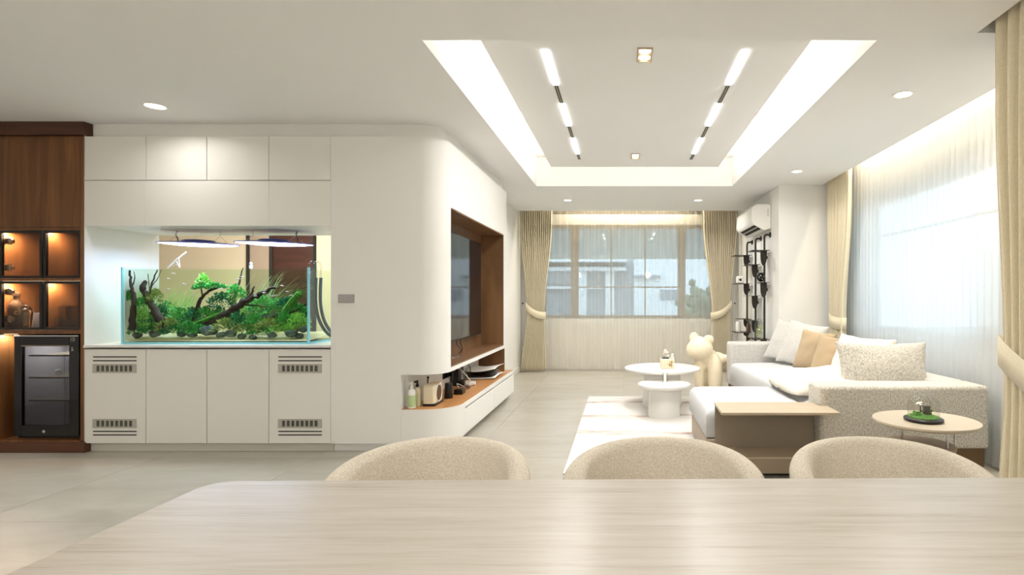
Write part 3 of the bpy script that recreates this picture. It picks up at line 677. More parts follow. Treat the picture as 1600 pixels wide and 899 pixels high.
ferns = [(214, 521, 4.54, 20, 14, G1, 'low at the far left front'), (240, 522, 4.56, 18, 14, G1, 'low front under the second trunk'), (272, 522, 4.55, 20, 14, G3, 'low front left of centre'), (312, 521, 4.57, 18, 12, G1, 'low front by the branch foot'), (340, 508, 4.8, 22, 30, G3, 'dark mass behind the branch foot'), (384, 521, 4.58, 20, 14, G4, 'low front in the middle'), (405, 522, 4.57, 18, 12, G1, 'low front right of the middle'), (440, 521, 4.58, 20, 14, G2, 'low front at right'), (236, 505, 4.84, 30, 34, G3, 'dark mass at the back left'), (420, 508, 4.86, 34, 34, G3, 'dark mass at the back right'),
 (205, 515, 4.58, 20, 32, G1, 'left front corner'), (232, 516, 4.56, 24, 26, G3, 'second from the left front corner'), (226, 478, 4.53, 14, 12, G1, 'fork of the second trunk'),
 (243, 472, 4.55, 10, 18, G4, 'upper right of the second trunk'), (202, 470, 4.49, 6, 14, G1, 'upper left edge of the tank'), (262, 517, 4.55, 20, 18, G4, 'between second trunk and glass front'),
 (250, 500, 4.7, 14, 22, G3, 'foot of the second trunk'), (278, 515, 4.62, 20, 34, G1, 'left of the mossy stump'), (300, 510, 4.66, 18, 28, G3, 'around the mossy stump base'),
 (292, 520, 4.54, 18, 16, G1, 'front of the mossy stump'), (320, 500, 4.70, 16, 20, G1, 'right of the mossy stump'), (316, 452, 4.68, 14, 8, G1, 'crown of the mossy stump'),
 (334, 450, 4.68, 20, 6, G1, 'arm of the mossy stump'), (318, 447, 4.7, 9, 17, G2, 'upright on top of the mossy stump'), (345, 480, 4.76, 20, 22, G3, 'behind the middle of the large branch'),
 (368, 468, 4.76, 16, 22, G1, 'behind the upper large branch'), (352, 518, 4.56, 20, 18, G4, 'front of the large branch foot'), (372, 515, 4.6, 20, 26, G3, 'under the large branch'),
 (398, 516, 4.60, 22, 24, G1, 'right of the large branch foot'), (420, 517, 4.56, 22, 18, G4, 'front right centre'), (432, 500, 4.78, 24, 32, G1, 'behind the right root'),
 (446, 514, 4.6, 20, 26, G1, 'right of centre by the root'), (466, 516, 4.58, 18, 26, G2, 'right front corner'), (462, 488, 4.7, 20, 12, G1, 'along the right root'),
 (474, 504, 4.76, 10, 26, G1, 'far right corner by the glass'), (448, 478, 4.72, 14, 12, G3, 'left of the mossy stick'), (410, 488, 4.8, 22, 26, G1, 'middle behind the low twig')]
for i, (px, py, y, rx, rz, m, lab) in enumerate(ferns):
    clump('water_plant', px, py, y, rx, rz, 520, .017 if m not in (G4, G2) else .024, m, ('leafy', 'feathery')[m in (G2, G4)]+' green water plant, '+lab, 'needle' if m in (G2, G4) else 'fern')
def mossy(pts, r, label):
    b = B(); pp = spline([TP(*p) for p in pts], 5); b.tube(pp, [r*(1+.3*mnoise.noise((i, 0, 0))) for i in range(len(pp))], 10)
    for p in pp:
        for k in range(40):
            a = random.random()*2*PI; d = Vector((math.cos(a), random.random()-.5, math.sin(a))).normalized(); q = d.cross(Vector((random.random(), 1, random.random()))).normalized()
            c = p+d*r*.8+Vector((random.random()-.5, 0, random.random()-.5))*.012; b.face([c, c+d*.01+q*.004, c+d*.018, c+d*.01-q*.004])
    obj('moss_stick', b, MOSS, label=label, cat='plant', group='plants in the aquarium')
mossy([(445, 486, 4.66), (457, 470, 4.66), (468, 458, 4.66)], .026, 'thick mossy stick rising at the right of the aquarium')
mossy([(300, 507, 4.6), (325, 498, 4.62), (348, 488, 4.64)], .014, 'strip of moss along the foot of the large branch')
for px, py, r, lab in ((214, 523, 8, 'far left by the glass'), (243, 521, 9, 'left, under the second trunk'), (284, 522, 7, 'left of centre'), (300, 521, 9, 'below the mossy stump'), (328, 516, 14, 'big one under the large branch'),
  (345, 522, 8, 'just right of the big one'), (361, 521, 9, 'middle'), (378, 525, 7, 'flat one right of the middle'), (395, 526, 6, 'small pale one in the middle right'), (425, 522, 8, 'right of centre'), (455, 521, 10, 'right under the plants'), (467, 524, 8, 'right front'), (475, 514, 8, 'far right near the corner')):
    c = TP(px, py+1, 4.52+random.random()*.06); b = B(); b.ball(c, (r*.0046, r*.0042, r*.0034), 2)
    for v in b.b.verts: v.co += (v.co-c)*.45*mnoise.noise(v.co*28)
    obj('river_stone', b, ROCK, label='dark grey stone on the aquarium sand, '+lab, cat='stone', group='stones in the aquarium', smooth=50)
FISHW = ['above the left grass', 'below the highest one at left', 'left of the mossy stump crown', 'right of the mossy stump arm', 'just above the left grass', 'right of the stump trunk', 'right of the stump near the stones', 'above the big branch fork', 'close behind the fork', 'among the pale bending blades', 'over the big branch middle', 'at the tip of the big branch', 'above the right root', 'just under the branch tip', 'high at the right', 'left of the mossy stick', 'under the stump arm', 'beside the stump trunk', 'above the mossy stick', 'highest left of the stump']
for i, (px, py) in enumerate(((270, 428), (262, 436), (312, 440), (344, 452), (262, 452), (322, 470), (330, 478), (372, 436), (378, 433), (412, 458), (398, 463), (418, 452), (430, 462), (425, 463), (440, 447), (455, 462), (350, 470), (300, 462), (448, 456), (286, 444))):
    c = TP(px, py, 4.56+.02*(i % 7)); b = B(); b.tube([c+Vector((-.014, 0, 0)), c+Vector((-.006, 0, .002)), c+Vector((.004, 0, .001)), c+Vector((.012, 0, 0)), c+Vector((.02, 0, .001))], [.0008, .0045, .0042, .0015, .004], 8)
    obj('fish', b, FISHM, label='tiny silver fish '+FISHW[i], cat='fish', group='tiny fish in the aquarium')

def tank_lamp(px0, px1, y, tilt, label):
    D = 4.68; x0, x1 = PX(px0, D), PX(px1, D); c = Vector(((x0+x1)/2, D, PZ(y, D))); R = (x1-x0)/2
    t = thing('aquarium_lamp', c, label, 'lamp', 'lamps over the aquarium')
    def sh(pt): return Vector(pt)+Vector((0, 0, -(pt[0]-c.x)*tilt))
    n = 36
    def disc(prof, r_): return [[sh((c.x+r*R*math.cos(2*PI*k/n), c.y+r*.16*math.sin(2*PI*k/n), c.z+z+r_*(1-r*r))) for k in range(n)] for r, z in prof]
    obj('shell', B().grid(disc(((1, 0), (1, .006), (.7, .010), (.45, .012), (.36, .026), (.1, .030), (.01, .030)), .012), True), PURP, t)
    obj('led_panel', B().grid(disc(((.97, -.001), (.8, -.008), (.5, -.016), (.01, -.02)), .0), True), LEDC, t)
    area('led_light', t, sh((c.x, c.y, c.z-.03)), R*1.8, W_TANK, (.50, .70, 1), (0, 0, 0), .26)
    for sx in (-.55, .55):
        top = Vector((c.x+R*sx, c.y, 1.813)); mid = top-Vector((0, 0, .045))
        obj('suspension_wire', B().tube([top, mid], .0035, 6).tube([mid, sh((c.x+R*sx-.06, c.y, c.z+.022))], .0012, 5).tube([mid, sh((c.x+R*sx+.06, c.y, c.z+.018))], .0012, 5), CHROME, t)
    sx = -.6 if px0 < 300 else .55
    obj('power_cord', B().tube(spline([(c.x+R*sx, c.y+.03, 1.813), (c.x+R*sx-.012, c.y+.03, 1.78), (c.x+R*sx+.004, c.y+.03, 1.74), (c.x+R*sx, c.y+.03, c.z+.02)], 5), .004, 6), BLACK, t)
tank_lamp(248, 372, 382, .035, 'slim purple-topped pendant lamp with bright white underside, left one over the aquarium')
tank_lamp(368, 489, 381, .035, 'slim purple-topped pendant lamp with bright white underside, right one over the aquarium')
# equipment
b = B().tube([P(262, 419, 4.6), P(275, 407, 4.6), P(291, 394, 4.6)], [.006, .007, .005], 8).tube([P(275, 407, 4.6), P(280, 418, 4.6)], .003, 6).tube([P(279, 404, 4.6), P(281, 418, 4.6)], .003, 6).tube([P(268, 415, 4.6), P(281, 413, 4.6)], .002, 6)
obj('cover_clip', b, WHITEP, label='white slanted glass-cover bracket standing on the left of the tank rim', cat='bracket')
obj('rim_clip', B().lathe(P(392, 420, 4.6), ((.012, 0), (.014, .02), (.009, .035), (.012, .045), (.004, .055)), 14), WHITEP, label='small white clip on the tank rim right of centre', cat='clip')
for k, xx in enumerate((-2.515, -2.475)):
    obj('filter_hose', B().tube(spline([(xx, 4.46, 1.40), (xx, 4.455, 1.2), (xx+.03, 4.45, 1.06), (xx+.08, 4.46, .96), (xx+.13, 4.5, .90)], 6), .013, 10), HOSE, label=('left' if k == 0 else 'right')+' of the two grey filter hoses beside the tank', cat='hose', group='filter hoses')
    zt = 1.40
    obj('lily_pipe', B().tube(spline([(xx, 4.46, zt), (xx, 4.46, 1.50), (xx-.02, 4.46, 1.532), (xx-.055, 4.47, 1.52), (xx-.09+.0*k, 4.50, 1.47), (xx-.10-.02*k, 4.50, 1.40), (xx-.10-.02*k, 4.50, 1.37)], 6), .0075, 10).tube([(xx-.14, 4.5, 1.365), (xx-.06, 4.5, 1.365)], .006, 8), CLEARG, label=('left' if k == 0 else 'right')+' clear glass pipe hooked over the tank rim', cat='pipe', group='glass pipes on the tank rim')

# back room behind the aquarium
d = thing('door_1', (-4.62, 7.36, 0), kind='structure')
xa, xb, xc = PX(386, 7.35), PX(424, 7.35), PX(491, 7.35)
obj('frame', B().box(xa, xa+.03, 7.33, 7.4, 0, 2.3).box(xb-.02, xb+.02, 7.33, 7.4, 0, 2.3).box(xc-.02, xc, 7.33, 7.4, 0, 2.3).box(xa, xc, 7.33, 7.4, 2.3, 2.35), DARK, d)
obj('glass_panel', B().box(xa+.03, xb-.02, 7.36, 7.38, 0, 2.3), mat('frosted_beige', '#a99888', .25), d)
obj('wood_panel', B().box(xb+.02, xc-.02, 7.35, 7.39, 0, 2.3), DARKW, d)
pl = thing('passage_light', (-4.2, 6.2, 2.64), 'warm ceiling light in the passage behind the aquarium', 'ceiling light')
obj('diffuser', B().lathe((-4.2, 6.2, 2.62), ((.01, 0), (.14, 0), (.15, .02)), 24), LEDWARM, pl)
area('bulb', pl, (-4.2, 6.2, 2.6), .3, W_ROOM2, (1, .93, .82))

# ================================================================ TV WALL CONTENTS
al = thing('tv_alcove_lining', (-1.58, 5.54, .655), 'walnut lining of the recess that holds the television', 'panelling')
obj('back_panel', B().box(-1.714, -1.70, 4.533, 6.554, .656, 1.989), WOODL, al)
obj('top_panel', B().box(-1.70, -1.436, 4.533, 6.554, 1.978, 1.989), WOODL, al)
obj('bottom_panel', B().box(-1.70, -1.436, 4.533, 6.554, .656, .667), WOODL, al)
obj('side_panel', B().box(-1.70, -1.436, 6.542, 6.554, .667, 1.978), WOODL, al)
obj('side_panel', B().box(-1.70, -1.436, 4.533, 4.545, .667, 1.978), WOODL, al)
t = thing('television', (-1.66, 5.43, .812), 'large flat television in the walnut recess, glossy dark screen', 'television')
obj('housing', B().box(-1.699, -1.645, 4.56, 6.31, .812, 1.866), BLACK, t, bevel=.003)
obj('screen', B().box(-1.645, -1.641, 4.567, 6.303, .825, 1.859), TVS, t)
for k in (0, 1): obj('power_cable', B().tube(spline([(-1.66, 5.45+.1*k, .82), (-1.655, 5.44+.12*k, .76), (-1.64, 5.52+.05*k, .71), (-1.66, 5.50+.08*k, .668)], 6), .004, 6), BLACK, t)
obj('socket_plate', B().box(-1.64, -1.58, 5.05, 5.35, .667, .673), CHROME, label='small silver socket plate lying on the recess floor under the television', cat='socket', bevel=.002)

be = thing('media_bench', (-1.6, 5.54, 0), 'low white bench with rounded corner and oak top under the television', 'bench')
bo = outline(-1.347, .27, YC, 6.73, -1.776)
def inset(o_, d): return outline(-1.347-d, .27, YC+d, 6.73-d, -1.776)
obj('oak_top', B().prism(outline(-1.351, .268, YC+.004, 6.726, -1.776), .328, .339), OAKH, be)
obj('body', B().prism(bo, .07, .3375) if False else B().prism(outline(-1.385, .25, YC+.03, 6.70, -1.774), .071, .3275), PAINT, be, smooth=25)
obj('rim', B().prism([(-1.776, YC)]+arc(-1.617, YC+.27, .27, -PI/2, 0)+[(-1.347, 6.73), (-1.352, 6.73)]+arc(-1.617, YC+.27, .265, 0, -PI/2)+[(-1.776, YC+.005)], .3, .340), PAINT, be, smooth=25)
obj('corner_front', B().prism([(-1.776, YC)]+arc(-1.617, YC+.27, .27, -PI/2, 0)+[(-1.347, 4.66), (-1.375, 4.66), (-1.375, 4.62)]+arc(-1.617, YC+.27, .242, 0, -PI/2)+[(-1.776, YC+.028)], .07, .3), PAINT, be, smooth=25)
obj('drawer', B().box(-1.38, -1.347, 4.664, 5.69, .07, .285), PAINT, be, bevel=.002)
obj('drawer', B().box(-1.38, -1.347, 5.695, 6.728, .07, .285), PAINT, be, bevel=.002)
obj('plinth', B().prism(outline(-1.42, .24, YC+.05, 6.68, -1.776), 0, .07), PLINTH, be)
obj('wood_panel', B().box(-1.749, -1.60, 6.60, 6.62, .340, .619), WOODL, be)
obj('wood_panel', B().box(-1.598, -1.437, 6.60, 6.62, .340, .619), WOODL, be)
so = thing('socket_strip', (-1.748, 5.45, .47), 'black row of wall sockets above the bench', 'socket')
for k in range(4): obj('socket', B().box(-1.75, -1.741, 5.28+k*.17, 5.44+k*.17, .44, .53), BLACKG, so, bevel=.003)
ZT = .3395
def bottle(px, D, r, h, m, mcap, label, name):
    X = PX(px, D); t = thing(name, (X, D, ZT), label, 'bottle')
    obj('body', B().lathe((X, D, ZT), ((r*.9, 0), (r, .004), (r, h*.62), (r*.8, h*.68), (r*.4, h*.74)), 20), m, t)
    obj('label_wrap', B().lathe((X, D, ZT), ((r*1.01, h*.06), (r*1.01, h*.50)), 20, cap=False), GREENL if m == WHITEP else CREAML, t)
    obj('pump', B().lathe((X, D, ZT), ((r*.42, h*.74), (r*.42, h*.84), (r*.3, h*.86), (r*.34, h*.97), (r*.2, h)), 16).box(X-r*.9, X+.004, D-.006, D+.006, ZT+h*.9, ZT+h*.97), mcap, t)
bottle(643.5, 4.42, .031, .215, WHITEP, WHITEP, 'white spray bottle with green label at the rounded end of the bench', 'spray_bottle')
bottle(652, 4.50, .028, .215, LCREAM, BLACK, 'cream bottle with black nozzle just behind the white spray bottle', 'spray_bottle')
# white pet carrier-like box with round hole
X0, X1, D0, D1 = -1.655, -1.565, 4.49, 4.70
pc = thing('round_hole_box', (-1.6, 4.6, ZT), 'white rounded box with a dark round opening on the bench', 'box')
rows = []
for y, sx in ((D0, .8), (D0+.02, 1), (D1-.02, 1.0), (D1, .9)):
    rows.append([(-1.605+.05*sx*max(-1, min(1, 1.35*math.cos(a))), y, ZT+.088+.088*sx*max(-1, min(1, 1.25*math.sin(a)))) for a in [2*PI*k/28 for k in range(28)]])
obj('shell', B().grid(rows, True, True), LCREAM, pc, bevel=.004)
obj('front_ring', B().tube([(-1.556, 4.60+.072*math.cos(a), ZT+.095+.072*math.sin(a)) for a in [2*PI*k/28 for k in range(29)]], .007, 8), WHITEP, pc)
obj('opening', B().tube([(-1.555, 4.60, ZT+.095), (-1.553, 4.60, ZT+.095)], .064, 28), mat('brown_mesh', '#6e5138', .8), pc)
obj('foot', B().box(-1.65, -1.55, 4.49, 4.70, ZT, ZT+.02), BLACK, pc)
rt = thing('cordless_phone', (-1.53, 4.82, ZT), 'black upright handset base with antenna beside the white box', 'phone')
obj('body', B().lathe((-1.555, 4.86, ZT), ((.036, 0), (.038, .004), (.033, .13), (.03, .135)), 24), BLACK, rt)
obj('antenna', B().tube([(-1.54, 4.88, ZT+.12), (-1.525, 4.90, ZT+.24)], .006, 8), BLACK, rt)
obj('power_adapter', B().box(-1.56, -1.48, 5.02, 5.12, ZT, ZT+.045), BLACK, bevel=.004, label='small black power adapter on the bench right of the handset', cat='adapter')
obj('antenna_rod', B().tube([(-1.70, 4.72, ZT+.0), (-1.70, 4.75, ZT+.20)], .006, 8).ball((-1.70, 4.75, ZT+.2), .012, 1), BLACK, label='thin black rod standing behind the white box', cat='antenna')
for k in range(3):
    obj('loose_cable', B().tube(spline([(-1.52, 5.12+.03*k, ZT+.02), (-1.60+.03*k, 5.25, ZT+.03*(2-k)+.005), (-1.55+.02*k, 5.38, ZT+.006), (-1.62, 5.5+.05*k, ZT+.006), (-1.70, 5.6, ZT+.01)], 7), .0035, 6), BLACK if k else WHITEP, label=('thin white', 'thin black', 'second thin black')[k]+' cable trailing on the bench from the adapter', cat='cable', group='loose cables on the bench')
co = thing('white_cable', (-1.58, 5.5, ZT), 'coiled white charging cable hanging from the sockets', 'cable')
obj('coil', B().tube([(-1.56+(.05+.006*math.sin(3*a))*math.cos(a), 5.55+.085*math.sin(a), ZT+.006+.002*a) for a in [k*.3 for k in range(63)]], .0045, 6), WHITEP, co)
obj('lead', B().tube(spline([(-1.56, 5.60, ZT+.03), (-1.60, 5.56, ZT+.10), (-1.66, 5.54, ZT+.17), (-1.74, 5.53, ZT+.19)], 6), .0045, 6).box(-1.738, -1.69, 5.50, 5.56, ZT+.15, ZT+.22), WHITEP, co)
obj('black_cable', B().tube(spline([(-1.74, 5.7, ZT+.2), (-1.66, 5.66, ZT+.25), (-1.60, 5.70, ZT+.16), (-1.62, 5.74, ZT+.05)], 6), .004, 6), BLACK, label='black cable looping up from the sockets beside the white coil', cat='cable')
obj('charger_block', B().box(-1.738, -1.66, 5.50, 5.60, ZT+.04, ZT+.17).box(-1.73, -1.62, 5.50, 5.62, ZT, ZT+.05), BLACK, bevel=.006, label='black charger block plugged in above the bench', cat='adapter')
gc = thing('game_console', (-1.57, 6.0, ZT), 'black and white game console lying flat on the bench with winged covers', 'game console')
def wing(z0, z1, dz, m, name, grow=0):
    rows = []
    for u in range(9):
        f = u/8; xx = -1.70+.30*f+grow*(f-.5)
        rows.append([(xx, 5.94-grow+.42*v/8+grow*2*v/8, ZT+z0+dz*(abs(f-.3)**1.6)+.01*math.sin(PI*v/8)) for v in range(9)])
    b = B().grid(rows); o = obj(name, b, m, gc); q = o.modifiers.new('t', 'SOLIDIFY'); q.thickness = .006; return o
obj('core', B().prism([(-1.70, 5.96), (-1.45, 5.96), (-1.42, 6.02), (-1.42, 6.28), (-1.45, 6.34), (-1.70, 6.34)], ZT+.018, ZT+.078), BLACKG, gc, bevel=.012)
wing(.010, 0, .02, WHITEP, 'lower_cover', .01); wing(.088, 0, .06, WHITEP, 'upper_cover', .012)

# ================================================================ EXTERIOR
obj('outside_paving', B().box(-14, 18, 9.6, 26, -.3, -.2).box(3.2, 18, -4, 9.6, -.3, -.2), CONC, **STR)
h = thing('neighbour_house', (-1.8, 15, -.2), 'pale house with horizontal eaves and columns across the street', 'house')
obj('wall', B().box(-7, .3, 15.2, 15.5, -.2, 3.6), HOUSEG, h)
obj('white_wing', B().box(.3, 6, 14.4, 15.5, -.2, 4.2), HOUSEW, h)
obj('eave', B().box(-7, .1, 14.2, 15.2, 2.15, 2.25), HOUSEW, h); obj('eave', B().box(-7, .1, 14.5, 15.2, 1.93, 2.03), HOUSEW, h)
obj('ledge', B().box(-3, -.5, 14.9, 15.2, 1.45, 1.52), HOUSEW, h)
for x in (-6.2, -4.4, -2.8, -1.1, -.35): obj('column', B().box(x-.12, x+.12, 14.7, 14.95, -.2, 1.93), HOUSEW, h)
for x in (-3.9, -2.2): obj('window', B().box(x, x+.8, 15.15, 15.22, .7, 1.6), HOUSED, h)
obj('window', B().box(1.0, 1.55, 14.36, 14.42, 1.16, 1.42), HOUSED, h)
obj('canopy', B().box(.3, 1.0, 14.2, 14.4, 1.75, 1.8), HOUSED, h)
obj('low_wall', B().box(-7, 6, 13.2, 13.35, -.2, .55), HOUSEG, h)
sb = thing('garden_shrub', (1.75, 12, -.2), 'grey green shrub outside the right pane of the back window', 'shrub')
b = B()
for k in range(90):
    c = Vector((1.68+random.gauss(0, .15), 12+random.gauss(0, .12), .95+random.gauss(0, .2))); b.ball(c, .08+.05*random.random(), 1)
obj('foliage', b, SHRUBM, sb); obj('stem', B().cyl((1.75, 12, -.2), .04, 1.1, 8), DRIFT, sb)

# ================================================================ LIVING AREA
rg = obj('area_rug', B().box(-.42, 1.95, 3.80, 6.72, .0005, .012), RUG, bevel=.004, label='off-white rug with faded brown streaks under the coffee tables', cat='rug')
RZ = .0125
def round_table(X, D, R, z, rb, lab, flat):
    t = thing('coffee_table', (X, D, RZ), lab, 'table')
    obj('table_top', B().lathe((X, D, 0), ((R*.86, z-.042), (R*.985, z-.024), (R, z-.010), (R*.995, z-.002), (R*.985, z)), 56), WHITEL, t)
    obj('base', B().lathe((X, D, 0), ((rb, RZ), (rb*.995, RZ+.05), (rb*.92, z*.8), (rb*.90, z-.04)), 44), WHITEL, t)
round_table(.449, 6.2, .427, .44, .225, 'larger round white coffee table with the tissue box on it', 0)
round_table(.428, 5.64, .272, .344, .165, 'smaller round white coffee table holding the candle lamp', 0)
# tissue box
tb = thing('tissue_box', (.49, 6.12, .4405), 'cream square tissue box with gold print on the larger coffee table', 'box')
obj('box', B().box(.425, .575, 6.04, 6.19, .4405, .55), LCREAM, tb, bevel=.006)
b = B()
for k in range(6): b.ball((.485+.012*math.cos(k*2.1), 6.13+.02*math.sin(k), .575+.012*k), (.03-.002*k, .03, .022), 1)
obj('tissue', b, PAPER, tb)
obj('black_opening', B().box(.44, .52, 6.07, 6.16, .5505, .556), BLACK, tb)
obj('gold_print', B().box(.515, .535, 6.0385, 6.0398, .47, .50).box(.54, .548, 6.0385, 6.0398, .46, .53).box(.50, .51, 6.0385, 6.0398, .49, .50).box(.515, .56, 6.0385, 6.0398, .515, .522), GOLD, tb)
obj('trinket', B().lathe((.555, 6.08, .5505), ((.018, 0), (.022, .015), (.012, .03), (.017, .045), (.004, .058)), 14), WHITEP, label='small white figurine standing on the front right of the tissue box', cat='figurine')
cl = thing('candle_lamp', (.433, 5.55, .3445), 'small glass tube lamp with glowing candle on the smaller coffee table', 'lamp')
obj('foot', B().lathe((.433, 5.55, .3445), ((.036, 0), (.036, .012), (.02, .02)), 24), WHITEP, cl)
obj('glass_tube', B().lathe((.433, 5.55, .3445), ((.03, .014), (.03, .15)), 24, cap=False), CLEARG, cl)
obj('candle', B().lathe((.433, 5.55, .3445), ((.008, .02), (.009, .10), (.006, .14), (.001, .15)), 14), FLAME, cl)
# plush animal stool
pa = thing('plush_animal_stool', (1.0, 6.35, RZ), 'cream fluffy animal-shaped stool with two round ears beside the sofa', 'stool')
b = B(); bc = Vector
for c, r in (((.885, 6.26, .585), (.165, .15, .135)), ((.825, 6.30, .715), (.058, .05, .075)), ((.985, 6.24, .70), (.066, .055, .06)), ((.88, 6.30, .65), (.11, .1, .09)), ((.96, 6.24, .645), (.05, .05, .05)), ((.99, 6.36, .44), (.15, .16, .15)), ((.84, 6.28, .66), (.05, .05, .06)),
             ((.885, 6.28, .28), (.068, .08, .27)), ((1.055, 6.22, .27), (.09, .09, .27)), ((1.05, 6.26, .38), (.10, .10, .13)), ((1.13, 6.5, .42), (.115, .18, .11)), ((1.03, 6.7, .25), (.07, .08, .25)), ((1.13, 6.72, .25), (.075, .08, .25)), ((1.20, 6.42, .45), (.055, .08, .06)), ((.95, 6.28, .50), (.10, .1, .12))):
    b.ball((c[0]*1.06, c[1]*1.06, max(.0, c[2]*1.03)), r, 3)
fig = obj('body', b, PLUSH, pa, smooth=180)
q = fig.modifiers.new('merge', 'REMESH'); q.mode = 'VOXEL'; q.voxel_size = .011; q.use_smooth_shade = True
q = fig.modifiers.new('soft', 'SMOOTH'); q.iterations = 5; q.factor = .6

# sofa
sf = thing('corner_sofa', (1.9, 5.2, RZ), 'large white and grey tweed sectional sofa with chaise along the side window', 'sofa')
def soft(name, pts, z0, z1, m, bv, crown=0, wob=0):
    b = B().prism(pts, z0, z1); o = obj(name, b, m, sf, bevel=bv, seg=5, smooth=60); return o
AF, XL, XR = 3.85, 1.40, 2.60
soft('near_arm', [(XL, AF), (XR, AF), (XR, AF+.27), (XL, AF+.27)], .165, .612, TWEED, .028)
soft('far_arm', [(1.27, 6.45), (2.45, 6.45), (2.45, 6.68), (1.27, 6.68)], .19, .70, TWEEDL, .035)
soft('backrest', [(XR-.24, AF+.275), (XR, AF+.275), (XR-.15, 6.445), (XR-.39, 6.445)], .17, .612, TWEEDL, .028)
def seat_cushion(name, c4, z0, z1, crown):
    # c4: near-left, near-right, far-right, far-left; a soft block with a crowned top and round edges
    n = 26; b = B(); a, c, d, e = [Vector((*p, 0)) for p in c4]; R = .055
    def pt(u, v): return (a*(1-u)+c*u)*(1-v)+(e*(1-u)+d*u)*v
    W = (c-a).length; L = (e-a).length; rows = []
    def edge(t, w_):
        dd = min(t, 1-t)*w_; return max(0, min(1, dd/R))
    ts = [0, .006, .02, .05, .1, .17, .25, .35, .45, .55, .65, .75, .83, .9, .95, .98, .994, 1]
    top = []; bot = []
    for v in ts:
        rt, rb_ = [], []
        for u in ts:
            p = pt(u, v); e1 = edge(u, W); e2 = edge(v, L); f = math.sqrt(max(0, 1-(1-e1)**2))*math.sqrt(max(0, 1-(1-e2)**2))
            h_ = R*(1-f); cr = crown*(math.sin(PI*min(max(u, 0), 1))*math.sin(PI*v))**.5
            rt.append((p.x, p.y, z1-h_+cr+.004*mnoise.noise(p*5))); rb_.append((p.x, p.y, z0+min(h_, .02)))
        top.append(rt); bot.append(rb_)
    m = len(ts); vt = [[b.b.verts.new(q) for q in r] for r in top]; vb = [[b.b.verts.new(q) for q in r] for r in bot]
    for i in range(m-1):
        for j in range(m-1):
            b.b.faces.new((vt[i][j], vt[i][j+1], vt[i+1][j+1], vt[i+1][j])); b.b.faces.new((vb[i][j], vb[i+1][j], vb[i+1][j+1], vb[i][j+1]))
    ring = [(0, j) for j in range(m)]+[(i, m-1) for i in range(1, m)]+[(m-1, j) for j in range(m-2, -1, -1)]+[(i, 0) for i in range(m-2, 0, -1)]
    for k in range(len(ring)):
        (i, j), (p, q) = ring[k], ring[(k+1) % len(ring)]; b.b.faces.new((vt[i][j], vb[i][j], vb[p][q], vt[p][q]))
    return obj(name, b, SEATF, sf, smooth=180)
seat_cushion('chaise_cushion', [(.61, 3.985), (1.395, 3.985), (1.395, 4.98), (.61, 4.98)], .195, .425, .012)
seat_cushion('seat_cushion', [(1.36, 4.99), (2.36, 4.99), (2.22, 6.44), (1.27, 6.44)], .19, .465, .015)
seat_cushion('seat_cushion', [(1.40, 4.125), (2.355, 4.125), (2.355, 4.985), (1.40, 4.985)], .19, .44, .012)
obj('base', B().prism([(.615, 3.98), (1.42, 3.98), (1.42, 4.96), (.70, 4.96), (.615, 4.86)], .03, .205), TAUPED, sf, bevel=.015)
obj('base', B().prism([(1.42, AF+.02), (XR-.02, AF+.02), (XR-.17, 6.66), (1.29, 6.66), (1.38, 5.0), (1.42, 5.0)], .03, .185), BROWNB, sf, bevel=.01)
obj('plinth', B().prism([(.70, 4.05), (2.45, 4.05), (2.45, 4.9), (.75, 4.9)], RZ, .05), SOFAP, sf)
# side console in front of the chaise
sc = thing('side_console', (1.03, 3.8, RZ), 'taupe open side console with a cantilevered top attached to the chaise end', 'console')
obj('top', B().prism([(.657, 3.61), (1.445, 3.61), (1.445, AF-.005), (1.39, AF-.005), (1.39, 3.975), (.668, 3.975)], .458, .476), TAUPE, sc, bevel=.002)
obj('back_panel', B().box(.672, 1.39, 3.955, 3.975, .14, .458), mat('taupe_back', '#8f8272', .5), sc)
obj('lower_shelf', B().box(.672, 1.39, 3.72, 3.955, .135, .148), TAUPE, sc, bevel=.002)
obj('base_box', B().box(.675, 1.387, 3.735, 3.95, .03, .135), TAUPED, sc, bevel=.003)
obj('plinth', B().box(.70, 1.36, 3.76, 3.94, RZ, .03), SOFAP, sc)

def pillow(name, c, w_, h_, t, yaw, tilt, m, label, roll=0, cat='cushion', group=None, seed=0, pinch=.10):
    n = 18; b = B(); R_ = Matrix.Rotation(math.radians(yaw), 4, 'Z') @ Matrix.Rotation(math.radians(-tilt), 4, 'X') @ Matrix.Rotation(math.radians(roll), 4, 'Y'); c = Vector(c)
    sh = []
    for side in (-1, 1):
        g_ = []
        for i in range(n+1):
            r = []
            for j in range(n+1):
                u, v = -math.cos(PI*j/n), -math.cos(PI*i/n)
                x = w_/2*u*(1-pinch*(1-v*v)); z = h_/2*v*(1-pinch*(1-u*u))
                th = (max(0, (1-u*u)*(1-v*v)))**.38
                y = side*t/2*th*(1+.18*mnoise.noise(Vector((u*2.2+seed, v*2.2, seed*3.1))))+.01*mnoise.noise(Vector((u*4, v*4, seed)))*th
                r.append(c+R_.to_3x3() @ Vector((x+.008*mnoise.noise(Vector((v*3, seed, 1))), y, z+.010*mnoise.noise(Vector((u*3, seed, 7))))))
            g_.append(r)
        b.grid(g_)
    bmesh.ops.remove_doubles(b.b, verts=b.b.verts[:], dist=.0006)
    return obj(name, b, m, smooth=180, label=label, cat=cat, group=group)
pillow('cushion', (2.07, 4.33, .655), .72, .47, .19, -4, 12, TWEED, 'grey tweed rectangular cushion nearest, behind the near sofa arm', seed=1)
pillow('cushion', (2.15, 4.93, .665), .80, .46, .22, -80, 18, CREAMF, 'cream white back cushion behind the grey tweed cushion', seed=2)
